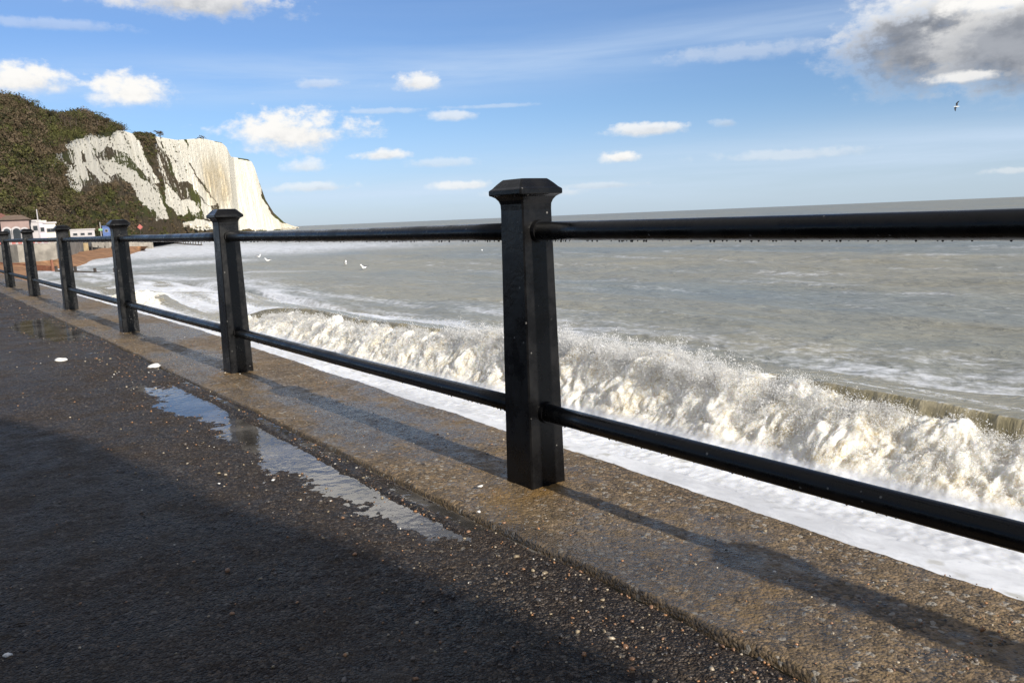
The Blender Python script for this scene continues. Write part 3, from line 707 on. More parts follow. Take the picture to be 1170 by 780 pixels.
ambient = sea_h(np.broadcast_to(XC+U, Hh.shape).astype(np.float32).copy(), np.broadcast_to(YW, Hh.shape).astype(np.float32).copy(), np.hypot(XC+U, YW).astype(np.float32))
Zw = SEA_Z + Hh + ambient + 0.012 - 0.10*(1-sst(-3.2, -2.9, U)) - 0.10*sst(4.6, 4.9, U)
fw = sst(0.16, -0.10, 0) if False else None
cov = np.where(U < 0.15, sst(-0.10, 0.10, FT*A - hw + 0.02), sst(0.9, 1.15, FT)*(1-sst(0.15, 0.9, U)))
base_f = sea_foam(np.broadcast_to(XC+U, Hh.shape).astype(np.float32).copy(), np.broadcast_to(YW, Hh.shape).astype(np.float32).copy())
fm = np.maximum(cov*1.0, np.where((U < -1.2) | (U > 0.5), base_f, 0.0))
fm = np.maximum(fm, 0.45*np.exp(-((U-0.02)/.10)**2))                # thin white lip along the crest
Pw = np.stack([Xw, np.broadcast_to(YW, Xw.shape), Zw], -1).astype(np.float32)
def grid_normals(P):
    a = np.gradient(P, axis=0); b = np.gradient(P, axis=1); nn = np.cross(b, a); nn /= np.linalg.norm(nn, axis=-1)[..., None]+1e-9
    return np.where(nn[..., 2:3] < -0.2, -nn, nn)
Nw = grid_normals(Pw)
turb = cov*sst(-1.9, -1.2, U)*sst(0.05, 0.35, Hh)
px_, py_, pz_ = Pw[..., 0], Pw[..., 1], Pw[..., 2]
wx, wy, wz = (gn3(px_*1.3, py_*1.3, pz_*1.3, s)*0.25 + gn3(px_*5, py_*5, pz_*5, s+200)*0.07 for s in (80, 81, 82))
disp = np.zeros_like(px_)
for fr, am, sd in ((1.3, .115, 83), (2.8, .075, 84), (5.6, .05, 85), (11, .034, 86), (22, .022, 87), (44, .013, 88), (80, .007, 89)):
    _n = gn3((px_+wx)*fr, (py_+wy)*fr, (pz_+wz)*fr*(0.85 if fr < 5 else 0.55), sd)
    disp += am*((np.abs(_n)*1.7-0.4) if fr < 4 else _n*0.9)
Pw = Pw + Nw*(disp*turb)[..., None]
small = fm*(1-turb)*0.012*gn3(px_*9, py_*9, pz_*9, 89)
Pw[..., 2] += small
n, mcol = Pw.shape[:2]
wave = np_mesh('breaking_wave', Pw.reshape(-1, 3), grid_quads(n, mcol)[:, ::-1], M_WAVE, {'foam': fm, 'turb': turb}); wave['kind'] = 'structure'

# flying spray: small flecks thrown off the white water
sel = np.nonzero(((turb > 0.6) & (YW < 34)).ravel())[0]
Pf = Pw.reshape(-1, 3); Nf = grid_normals(Pw).reshape(-1, 3)
dist = np.hypot(Pf[sel, 0], Pf[sel, 1])
lump = np.clip(gn3(Pf[sel, 0]*2.2, Pf[sel, 1]*2.2, Pf[sel, 2]*2.2, 90)+0.25, 0, 1)
NFL = 120000
pr = lump*np.ones(len(sel)); pr /= pr.sum()
ch = sel[NR.choice(len(sel), NFL, p=pr)]
o1 = NR.exponential(0.030, NFL)[:, None]*Nf[ch] + np.stack([NR.normal(0, .03, NFL), NR.normal(0, .04, NFL), np.abs(NR.normal(0, .035, NFL))], 1)
cen = Pf[ch] + o1
size = NR.lognormal(math.log(0.0026), 0.45, NFL)*(0.6+np.hypot(cen[:, 0], cen[:, 1])/16)
# plumes: jets thrown up and forward from the crest
jets_c, jets_s = [], []
for k in range(1400):
    y = NR.choice([NR.uniform(5.5, 14), NR.normal(11, 2.2), NR.uniform(4, 28)], p=[.45, .35, .2])
    a = float(crest_a(np.array([y]))[0]); xc = float(crest_x(np.array([y]))[0]); ft = float(foam_top(np.array([y]))[0])
    n = NR.integers(60, 260)
    vz = NR.choice([NR.uniform(.5, 1.9), NR.uniform(1.6, 2.7)], p=[.75, .25])*min(1.0, ft); vx = NR.normal(-.55, .55); vy = NR.normal(0, .55)
    t = NR.uniform(0.0, 0.34, n)
    p0_ = np.array([xc - NR.uniform(-.05, .75), y, SEA_Z + a*min(ft, 1.05)*NR.uniform(.65, 1.0)])
    sp = NR.normal(0, NR.uniform(.06, .2), (n, 3))
    v = np.array([vx, vy, vz]) + sp*1.6
    p = p0_ + v*t[:, None] + np.array([0, 0, -4.9])*(t**2)[:, None] + NR.normal(0, .018, (n, 3))
    jets_c.append(p); jets_s.append(NR.lognormal(math.log(0.0026), .5, n)*(0.6+math.hypot(xc, y)/16))
cen = np.concatenate([cen]+jets_c); size = np.concatenate([size]+jets_s)
tet = np.array([(1, 1, 1), (1, -1, -1), (-1, 1, -1), (-1, -1, 1)], np.float32)/1.5
def rand_rot(n):
    q = NR.normal(size=(n, 4)); q /= np.linalg.norm(q, axis=1)[:, None]; w, x, y, z = q.T
    return np.stack([1-2*(y*y+z*z), 2*(x*y-z*w), 2*(x*z+y*w), 2*(x*y+z*w), 1-2*(x*x+z*z), 2*(y*z-x*w), 2*(x*z-y*w), 2*(y*z+x*w), 1-2*(x*x+y*y)], 1).reshape(-1, 3, 3)
Rm = rand_rot(len(cen))
st3 = np.stack([np.ones(len(cen)), np.ones(len(cen)), NR.uniform(1, 2.4, len(cen))], 1)
Vt = np.einsum('nij,nkj->nki', Rm, tet[None]*st3[:, None, :])*size[:, None, None] + cen[:, None, :]
Ft = np.array([(0, 1, 2), (0, 3, 1), (0, 2, 3), (1, 3, 2)])[None] + 4*np.arange(len(cen))[:, None, None]
spray = np_mesh('spray', Vt.reshape(-1, 3), Ft.reshape(-1, 3), M_SPRAY); spray['kind'] = 'stuff'

# ------------------------------------------------------------------ headland: wooded slope and chalk cliffs
PXK = np.array([-420, -200, -60, 0, 60, 110, 150, 190, 240, 268, 274, 300, 325, 338.])
D0K = np.array([100, 118, 135, 150, 190, 290, 410, 540, 690, 770, 850, 900, 960, 990.])
WK = np.array([95, 95, 95, 90, 90, 95, 95, 70, 45, 38, 34, 34, 30, 14.])
YTX = np.array([-420, -200, -60, 0, 10, 20, 32, 50, 62, 75, 95, 110, 125, 150, 165, 180, 200, 212, 240, 262, 267, 271, 290, 294, 297, 300, 306, 314, 325, 333, 338.])
YTY = np.array([86, 108, 117, 122, 120, 122, 120, 129, 135, 139, 138, 133, 141, 149, 154, 154.5, 158, 160, 158, 163, 168, 179, 182, 185, 192, 206, 228, 243, 254, 257.5, 259.])
NC, NRW = 1100, 300
pxc = np.concatenate([np.linspace(-420, -20, 160, endpoint=False), np.linspace(-20, 338, NC-160)])
azc = np.array([math.radians(azel(p, hor_y(p))[0]) for p in pxc])
ytop = np.interp(pxc, YTX, YTY)
elt = np.array([math.tan(math.radians(azel(p, y)[1])) for p, y in zip(pxc, ytop)])
D0 = np.interp(pxc, PXK, D0K); Wd = np.interp(pxc, PXK, WK)
z0 = np.interp(pxc, [-420, 60, 120, 200, 338], [0.2, 0.2, -1.5, -2.5, -2.8])
Ztop = CAM_Z + elt*(D0+Wd)
steep = sst(150, 250, pxc)                                          # 0: even slope, 1: chalk wall with talus
tv = np.concatenate([np.linspace(0, 1, 240), 1+np.linspace(0, 1, NRW-240+1)[1:]**1.5*3])[None, :]
tcl = np.clip(tv, 0, 1)
zf_slope = np.sin(tcl*math.pi/2)**0.9
zf_cliff = np.where(tcl < 0.45, tcl/0.45*0.30, 0.30+0.70*sst(0.40, 1.0, tcl))
zf = zf_slope*(1-steep[:, None]) + zf_cliff*steep[:, None]
R_ = D0[:, None] + Wd[:, None]*tcl + np.maximum(tv-1, 0)*60
Zc = z0[:, None] + (Ztop-z0)[:, None]*zf + np.maximum(tv-1, 0)*60*np.minimum(0.04, elt[:, None]*.5)
Xc_ = R_*np.sin(azc)[:, None]; Yc_ = R_*np.cos(azc)[:, None]
ln = np.cumsum(np.hypot(np.gradient(D0*np.sin(azc)), np.gradient(D0*np.cos(azc))))[:, None] + 0*R_
face = np.sin(np.clip(tcl, 0, 1)*math.pi)*np.where(tv > 1, 0, 1)
sk = ln + Zc*np.interp(pxc, [120, 200, 225, 330], [1.0, .9, .25, .45])[:, None]                                                     # gullies lean down to the right
g = 3.2*gn2(sk*0.045, Zc*0.012, 100) + 2.0*gn2(sk*0.11, Zc*0.03, 101) + 1.1*(1-2*np.abs(gn2(sk*0.24, Zc*0.08, 102))) + 0.5*gn3(Xc_*.45, Yc_*.45, Zc*.45, 103)
gh = 5.0*gn2(ln*0.022, Zc*0.03, 104) + 2.5*gn2(ln*0.06, Zc*0.08, 105)
dr_ = (g*sst(130, 190, pxc)[:, None] + gh*(1-sst(110, 170, pxc))[:, None])*face
R2 = R_ + dr_
Xc_ = R2*np.sin(azc)[:, None]; Yc_ = R2*np.cos(azc)[:, None]
Pc = np.stack([Xc_, Yc_, Zc], -1)
qx, qy = project(Pc)
def in_poly(x, y, poly):
    r = np.zeros(x.shape, bool); j = len(poly)-1
    for i in range(len(poly)):
        xi, yi = poly[i]; xj, yj = poly[j]
        if yi != yj: r ^= ((yi > y) != (yj > y)) & (x < (xj-xi)*(y-yi)/(yj-yi)+xi)
        j = i
    return r
P1 = lambda L: [(50+a/6.5, 135+b/6.5) for a, b in L]
P2 = lambda L: [(190+a/6.5, 145+b/6.5) for a, b in L]
CHALK = [P1(p) for p in (
  [(75, 280), (130, 275), (165, 320), (210, 370), (250, 430), (275, 520), (255, 550), (200, 500), (150, 430), (185, 405), (175, 340), (120, 310), (85, 345), (65, 365)],
  [(150, 180), (215, 200), (240, 170), (300, 150), (350, 200), (390, 290), (420, 380), (490, 470), (440, 450), (370, 385), (335, 330), (300, 250), (270, 240), (270, 300), (305, 370), (335, 455), (290, 445), (255, 390), (250, 310), (210, 235)],
  [(310, 140), (345, 110), (400, 150), (480, 140), (520, 105), (590, 85), (655, 95), (690, 150), (720, 220), (770, 330), (850, 470), (830, 485), (780, 425), (720, 385), (670, 320), (620, 250), (560, 240), (470, 205), (400, 235), (350, 180)],
  [(410, 310), (480, 330), (520, 300), (570, 350), (640, 390), (720, 440), (800, 510), (860, 590), (900, 660), (925, 740), (840, 755), (830, 680), (760, 650), (700, 590), (680, 540), (640, 470), (570, 420), (530, 380), (500, 425), (450, 380)],
  [(290, 330), (350, 360), (400, 420), (470, 475), (430, 455), (340, 380)])] + [P2(p) for p in (
  [(150, 80), (350, 90), (480, 110), (510, 180), (530, 230), (640, 245), (685, 275), (690, 400), (700, 520), (750, 590), (800, 670), (870, 720), (960, 760), (330, 760), (400, 590), (300, 440), (215, 330), (175, 240)],
  [(-90, 60), (60, 60), (130, 95), (150, 180), (165, 280), (225, 390), (300, 500), (375, 575), (330, 590), (250, 500), (195, 420), (150, 390), (100, 405), (60, 345), (30, 230), (0, 190), (-60, 120)],
  [(0, 430), (60, 490), (130, 570), (155, 640), (130, 665), (60, 620), (0, 560)],
  [(120, 545), (210, 560), (240, 620), (225, 645), (150, 590)], [(265, 560), (330, 610), (345, 690), (300, 670), (270, 610)],
  [(130, 705), (230, 690), (340, 715), (420, 760), (260, 760), (140, 735)], [(-10, 140), (40, 200), (70, 250), (30, 240)])]
wxp = qx + 2.2*gn2(qx*.10, qy*.10, 110) + 1.0*gn2(qx*.35, qy*.35, 111); wyp = qy + 2.2*gn2(qx*.10+9, qy*.10, 112) + 1.0*gn2(qx*.35, qy*.35+5, 113)
chalk = np.zeros(qx.shape, np.float32)
for p in CHALK: chalk = np.maximum(chalk, in_poly(wxp, wyp, p))
for _ in range(2):
    chalk[1:-1, 1:-1] = np.maximum.reduce([chalk[1:-1, 1:-1], chalk[:-2, 1:-1], chalk[2:, 1:-1], chalk[1:-1, :-2], chalk[1:-1, 2:]])
chalk0 = chalk.copy()
hull = in_poly(wxp, wyp, P1([(150, 180), (300, 140), (590, 85), (655, 95), (850, 470), (925, 740), (840, 755), (640, 480), (490, 480), (275, 530), (150, 430)])) | in_poly(wxp, wyp, P2([(-90, 60), (60, 60), (150, 80), (400, 590), (340, 700), (150, 660), (0, 560), (-60, 300)]))
chalk = np.maximum(chalk, 0.36*hull)
for _ in range(2):
    chalk[1:-1, 1:-1] = (chalk[1:-1, 1:-1]*2 + chalk[:-2, 1:-1]+chalk[2:, 1:-1]+chalk[1:-1, :-2]+chalk[1:-1, 2:])/6
spots = sst(0.30, 0.6, gn2(qx*.42, qy*.36, 114) + .5*gn2(qx*.9, qy*.8, 115))*np.interp(qx, [60, 200, 212, 240, 330], [.62, .75, .55, .12, .1])
streak = sst(0.22, 0.5, gn2((qx-qy*0.72)*.16, qy*.03, 116) + .35*gn2(qx*.5, qy*.4, 118))*np.interp(qx, [60, 180, 225, 340], [.7, .8, .5, .25])
chalk = np.clip(chalk*1.05 - np.maximum(spots, streak*.8), 0, 1)
chalk = np.where(tv > 1, 0, chalk)
near = np.maximum(chalk0, hull*0.6)
for _ in range(2):
    near[1:-1, 1:-1] = np.maximum.reduce([near[1:-1, 1:-1], near[:-2, 1:-1], near[2:, 1:-1], near[1:-1, :-2], near[1:-1, 2:]])
capt = sst(3.2, 2.0, qy-np.interp(qx, YTX, YTY))*np.maximum(sst(243, 246, qx)*sst(266, 262, qx), sst(271, 273, qx)*sst(297, 295, qx)) if False else (1-sst(2.0, 3.4, qy-np.interp(qx, YTX, YTY)))*np.maximum(sst(243, 246, qx)*(1-sst(262, 266, qx)), sst(271, 273, qx)*(1-sst(293, 297, qx)))
chalk = chalk*(1-capt)
chalk = np.maximum(chalk, 0.85*sst(318, 324, qx)*sst(253, 257, qy))
sx_, sy_ = 190+370/6.5, 145+410/6.5
stain = np.exp(-(((qx-sx_-(qy-sy_)*.22)/17)**2 + ((qy-sy_)/31)**2)**2)
stain = np.maximum(stain, .6*sst(296, 312, qx-(qy-200)*.25))
green = np.clip(0.5 + 0.6*gn2(qx*.03, qy*.04, 117), 0, 1)
hl = np_mesh('chalk_headland', Pc.reshape(-1, 3), grid_quads(*qx.shape), M_CLIFF, {'sk': sk, 'chalk': chalk, 'stain': stain, 'green': green}); hl['kind'] = 'structure'

# scrub covering every part of the headland that is not chalk
def leaf_cloud(cent, rad, nper, leaf, tints, flat=0.8):
    n = len(cent); k = nper
    d = NR.normal(size=(n, k, 3)); d /= np.linalg.norm(d, axis=2)[..., None]; d[..., 2] = np.abs(d[..., 2])*1.0 - 0.15
    rr_ = rad[:, None]*NR.uniform(.62, 1.05, (n, k))**0.6
    lumps = 1+0.35*np.sin(d[..., 0]*5+cent[:, None, 0]*3)*np.sin(d[..., 1]*5+cent[:, None, 1]*2)
    c = cent[:, None, :] + d*(rr_*lumps)[..., None]*np.array([1, 1, flat])
    N = n*k; c = c.reshape(N, 3)
    nn = d.reshape(N, 3)*1.2 + NR.normal(0, .33, (N, 3)); nn /= np.linalg.norm(nn, axis=1)[:, None]
    a = np.cross(nn, NR.normal(size=(N, 3))); a /= np.linalg.norm(a, axis=1)[:, None]; b = np.cross(nn, a)
    s = np.repeat(leaf, k)*NR.uniform(.6, 1.3, N)
    V = np.stack([c-a*s[:, None]*.9, c-b*s[:, None]*.6, c+a*s[:, None]*.9, c+b*s[:, None]*.6], 1)
    tc = np.repeat(tints, k, axis=0)*NR.uniform(.88, 1.12, (N, 1)); tc = np.repeat(tc, 4, axis=0)
    return V.reshape(-1, 3), np.arange(4*N).reshape(N, 4), tc
ok = ((near < 0.5) | (spots > .8)) & (tv < 1.25) & (qx > -160) & (qx < 300)
wgt = ok*(np.gradient(R2, axis=1).clip(0.02)*np.gradient(ln, axis=0))
wgt = wgt*np.where(qx < 330, 1, 0)/(R2/200)**1.55
cand = wgt.ravel()/wgt.sum()
NB = 3600
pick = NR.choice(cand.size, NB, p=cand)
cent = Pc.reshape(-1, 3)[pick]; Dn = R2.ravel()[pick]; gx = qx.ravel()[pick]; gy = qy.ravel()[pick]
rad = (0.9+2.0*NR.uniform(0, 1, NB)**1.8)*(0.6+Dn/420)
rad *= np.where((gx > 90) & (gy > 195), .7, 1.0)*np.where((gx > 150), .55, 1.0)
gsel = gn2(gx*.045, gy*.055, 120)*1.0 + NR.normal(0, .25, NB)
pal = np.array([(.088, .066, .038), (.125, .094, .060), (.066, .060, .028), (.078, .080, .026), (.105, .102, .036), (.042, .044, .022)])
ti = np.where(gsel < -.25, 1, np.where(gsel < .08, 0, np.where(gsel < .3, 2, np.where(gsel < .55, 3, 4)))); ti = np.where(NR.uniform(size=NB) < .12, 5, ti)
V, Q, T = leaf_cloud(cent + np.array([0, 0, .1]), rad, 84, 0.15*(0.5+Dn/300)+.09, pal[ti])
scr = np_mesh('scrub', V, Q, M_LEAF, colors={'tint': T}, smooth=False); scr['kind'] = 'stuff'

# single trees and bushes standing on the skyline
def tree(name, px, py, hpx, wpx, d, label, tint, dens=1.0, group='trees on the skyline of the wooded slope'):
    base = at_d(px, py, d); s = px_size(base)*1.05
    h_, w_ = hpx*s, wpx*s
    r = empty(name, tuple(base)); tag(r, label, 'tree', group)
    bm = bmesh.new(); add_tube(bm, (0, 0, -1.5), (0, 0, h_*.55), w_*.035+.08, w_*.02+.04, 8)
    for k in range(7):
        a = rnd.uniform(0, 6.28); z = h_*rnd.uniform(.25, .5)
        add_tube(bm, (0, 0, z), (math.cos(a)*w_*.36, math.sin(a)*w_*.36, z+h_*rnd.uniform(.2, .42)), w_*.015+.04, .03, 6)
    bobj('trunk', bm, M_BARK, r)
    nb = 16
    cc = np.stack([NR.normal(0, w_*.24, nb), NR.normal(0, w_*.24, nb), h_*(.10+.62*NR.uniform(0, 1, nb))], 1)
    rr_ = NR.uniform(.14, .26, nb)*w_
    V, Q, T = leaf_cloud(cc, rr_, int(70*dens), np.full(nb, .09*s*5), np.repeat(np.array([tint]), nb, 0)*NR.uniform(.7, 1.3, (nb, 1)))
    np_mesh('crown', V, Q, M_LEAF, parent=r, colors={'tint': T}, smooth=False)
tree('tree', 10, 125, 10, 20, 236, 'dark rounded tree on the skyline at the left edge of the photo', (.045, .042, .022))
tree('tree', 33, 124, 11, 22, 240, 'broad olive tree on the highest point of the slope', (.055, .055, .024))
tree('tree', 57, 134, 9, 12, 262, 'small dark tree where the skyline starts to drop', (.035, .034, .02))
tree('tree', 111, 139, 12, 18, 378, 'green bushy tree alone on the skyline saddle', (.055, .06, .022))
tree('tree', 122, 142, 9, 12, 400, 'brown bush just right of the green saddle tree', (.075, .06, .035))
tree('tree', 183, 156, 7, 9, 580, 'small bare bush on the brow above the chalk', (.07, .055, .035), .5)
def bare_tree(px, py, hpx, d, label):
    base = at_d(px, py, d); s = px_size(base); h_ = hpx*s
    r = empty('bare_tree', tuple(base)); tag(r, label, 'tree', 'bare trees on the skyline')
    bm = bmesh.new(); add_tube(bm, (0, 0, -1), (0, 0, h_*.5), .16, .1, 6); bobj('trunk', bm, M_BARK, r)
    bm = bmesh.new()
    for k in range(26):
        a = rnd.uniform(0, 6.28); z = h_*rnd.uniform(.25, .5); l = h_*rnd.uniform(.25, .5)
        e = (math.cos(a)*l*.5, math.sin(a)*l*.5, z+l)
        add_tube(bm, (0, 0, z), e, .07, .03, 5)
        add_tube(bm, (e[0]*.6, e[1]*.6, z+l*.6), (e[0]*.6+rnd.uniform(-.6, .6), e[1]*.6+rnd.uniform(-.6, .6), z+l*1.1), .04, .02, 4)
    bobj('crown', bm, M_BARK, r)
for px, hp, lb in ((69, 10, 'tallest bare tree on the skyline right of the dark trees'), (74, 8, 'thin bare tree in the middle of the bare skyline trees'), (80, 8, 'bare tree with spread twigs on the skyline'), (87, 6, 'low bare tree at the right end of the bare skyline trees')):
    bare_tree(px, float(np.interp(px, YTX, YTY))+2, hp, 285, lb)
# ------------------------------------------------------------------ beach, far sea wall, groynes, buildings
def beach():
    wl = [(4, 338), (42, 326), (46, 312), (80, 305.5), (106, 299.5), (140, 293.5), (165, 286)]
    bk = [(-30, 330), (0, 300), (22, 300), (64, 297), (86, 288), (128, 282.5), (170, 281)]
    rows = []
    for (a, b), (c, d) in zip(wl, bk):
        w = at_z(a, b, SEA_Z-0.05); k = at_z(c, d, -1.55)
        dirv = w-k; out_ = w + dirv/np.linalg.norm(dirv)*12; out_[2] = SEA_Z-1.0
        rows.append([k, k*.6+w*.4+np.array([0, 0, .08]), w, out_])
    A = np.array(rows); n0 = len(A)
    ii = np.linspace(0, n0-1, 90); jj = np.linspace(0, 3, 40)
    B = np.stack([np.stack([np.interp(ii, range(n0), A[:, j, k]) for j in range(4)], 1) for k in range(3)], -1)
    Cc = np.stack([np.stack([np.interp(jj, range(4), B[i, :, k]) for i in range(90)], 0) for k in range(3)], -1)
    Cc[..., 2] += 0.10*gn2(Cc[..., 0]*.3, Cc[..., 1]*.12, 130) + .03*gn2(Cc[..., 0]*1.3, Cc[..., 1]*1.1, 131)
    o = np_mesh('beach', Cc.reshape(-1, 3), grid_quads(90, 40), M_BEACH); o['kind'] = 'structure'
beach()
# land behind the beach: one raised sheet with the far promenade on it
WALLP = [((-160, 297), -1.7), ((0, 300), -1.7), ((22, 300), -1.7), ((66, 297.2), -1.7), ((96, 287), -1.7)]
lw = [at_z(p[0], p[1], z) for p, z in WALLP]
def wall_strip(name, pts, top, thick, m, label):
    bm = bmesh.new()
    for (a, b) in zip(pts[:-1], pts[1:]):
        a = np.array(a); b = np.array(b); t = (b-a)[:2]; t = t/np.linalg.norm(t); nrm = np.array([-t[1], t[0]])
        if np.dot(nrm, a[:2]) < 0: nrm = -nrm
        q = [a[:2], b[:2], b[:2]+nrm*thick, a[:2]+nrm*thick]
        lo, hi = SEA_Z-1.0, top
        vs = [bm.verts.new((p[0], p[1], lo)) for p in q]+[bm.verts.new((p[0], p[1], hi)) for p in q]
        for f in ((3, 2, 1, 0), (4, 5, 6, 7), (0, 1, 5, 4), (1, 2, 6, 5), (2, 3, 7, 6), (3, 0, 4, 7)): bm.faces.new([vs[i] for i in f])
    bmesh.ops.recalc_face_normals(bm, faces=bm.faces)
    o = bobj(name, bm, m); tag(o, label, 'sea wall'); return o
far_z = 0.20
wall_strip('sea_wall', lw, far_z, 1.2, M_CONC, 'far grey concrete sea wall crossing the back of the beach under the buildings')
blk = [at_z(82.5, 287.5, -1.7), at_z(95.5, 287, -1.7)]
wall_strip('sea_wall', blk, -0.35, 1.5, M_CONCY, 'short ochre concrete block at the end of the far sea wall')
fw2 = [at_z(97, 283.5, -1.6), at_z(130, 281.5, -1.6), at_z(175, 279, -1.6)]
wall_strip('sea_wall', fw2, -0.25, 1.5, M_CONC, 'low grey wall running on along the back of the orange beach')
# ground behind
pts = [(p[0], p[1], far_z-0.02) for p in lw]
bm = bmesh.new()
far_pts = [at_d(-160, hor_y(-160), 170), at_d(0, hor_y(0), 175), at_d(60, hor_y(60), 215), at_d(110, hor_y(110), 310)]
mid = at_z(130, 281.5, -1.6)
vs = [bm.verts.new((p[0], p[1]+0.6, far_z-0.006)) for p in lw] + [bm.verts.new((p[0], p[1], far_z-0.006)) for p in far_pts[::-1]]
bm.faces.new(vs); bmesh.ops.recalc_face_normals(bm, faces=bm.faces)
o = bobj('far_promenade', bm, M_CONC); o['kind'] = 'structure'
bm = bmesh.new()
q = [at_z(97, 283.5, -1.6), at_z(130, 281.5, -1.6), at_z(175, 279, -1.6), at_z(225, 274, -2.4), at_d(225, hor_y(225), 655), at_d(190, hor_y(190), 545), at_d(150, hor_y(150), 415), at_d(110, hor_y(110), 295)]
zz = [-.3, -.3, -.4, -2.3, -1.9, -1, -.4, -.2]
vs = [bm.verts.new((p[0], p[1]+.7, z)) for p, z in zip(q, zz)]
f = bm.faces.new(vs); bmesh.ops.triangulate(bm, faces=[f]); bmesh.ops.recalc_face_normals(bm, faces=bm.faces)
o = bobj('foreshore', bm, M_BROWN); o['kind'] = 'structure'

def groyne(a, b, za, zb, label, m, nplank=3, hpost=.9, group='timber groynes on the beach'):
    A, B = at_z(*a, za), at_z(*b, zb); L = float(np.linalg.norm((B-A)[:2])); ang = math.atan2(B[1]-A[1], B[0]-A[0])
    r = empty('groyne', tuple(A), ang); tag(r, label, 'groyne', group)
    dz = float(B[2]-A[2])
    for k in range(nplank):
        bm = bmesh.new(); z = -.25+k*.27
        add_box(bm, (L/2, 0, z+dz/2), (L, .12, .24), rot=Matrix.Rotation(-math.atan2(dz, L), 3, 'Y')); bobj('plank', bm, m, r)
    n = max(3, min(14, int(L/3.0)))
    for k in range(n+1):
        bm = bmesh.new(); hh = hpost*rnd.uniform(.8, 1.15)
        add_box(bm, (L*k/n, -.16, dz*k/n-.3+hh/2), (.2, .18, hh+.7)); bobj('post', bm, m, r)
groyne((-12, 303), (62, 309), -1.75, -2.35, 'reddish timber groyne low across the near beach', M_TIMBR)
groyne((66, 309.8), (133, 313), -2.35, -2.75, 'dark seaward end of the near groyne lying in the surf', M_TIMB, 2, .5)
groyne((99, 284), (146, 289), -1.6, -2.4, 'dark timber groyne below the far low wall on the orange beach', M_TIMB)
groyne((150, 276.5), (186, 276), -2.2, -2.3, 'far dark groyne standing in white surf under the top rail', M_TIMB, 3, .9)
groyne((194, 277.5), (231, 280), -2.3, -2.4, 'outermost dark groyne with stumps in the white surf', M_TIMB, 2, 1.1)
def rock_mesh(bm, c, s, seed):
    rr_ = random.Random(seed); V, Fc = sphere_verts(9, 6)
    vs = []
    for v in V:
        k = 1+.35*math.sin(v[0]*4+seed)*math.sin(v[1]*5+seed*2)+rr_.uniform(-.12, .12)
        vs.append(bm.verts.new((c[0]+v[0]*s[0]*k, c[1]+v[1]*s[1]*k, c[2]+v[2]*s[2]*k)))
    for f in Fc: bm.faces.new([vs[i] for i in f])
for i, (px, py, w, h_, lb) in enumerate(((216, 256.5, 9, 5, 'pale chalk boulder heap at the foot of the cliff left of the second largest post'), (227, 257.5, 8, 4, 'smaller pale chalk rock pile beside the boulder heap'), (237, 257, 6, 6, 'chalk rocks just left of the second largest post'), (296, 261, 10, 3.5, 'low chalk fall at the foot of the white face'), (327, 259.5, 8, 2.6, 'low pale rocks at the tip of the headland'), (338, 259.2, 5, 1.6, 'last small rock beyond the headland tip'))):
    d = float(np.interp(px, PXK, D0K))-14; c = at_d(px, py, d); s = px_size(c)
    bm = bmesh.new()
    for k in range(5): rock_mesh(bm, ((k-2)*w*s*.2+rnd.uniform(-1, 1), rnd.uniform(-2, 2), rnd.uniform(-.5, .3)-.8), (w*s*.2, 2.5, h_*s*.5*rnd.uniform(.6, 1)), i*7+k)
    o = bobj('rock', bm, M_CHALKROCK, smooth=False); o.location = c; tag(o, lb, 'rock')

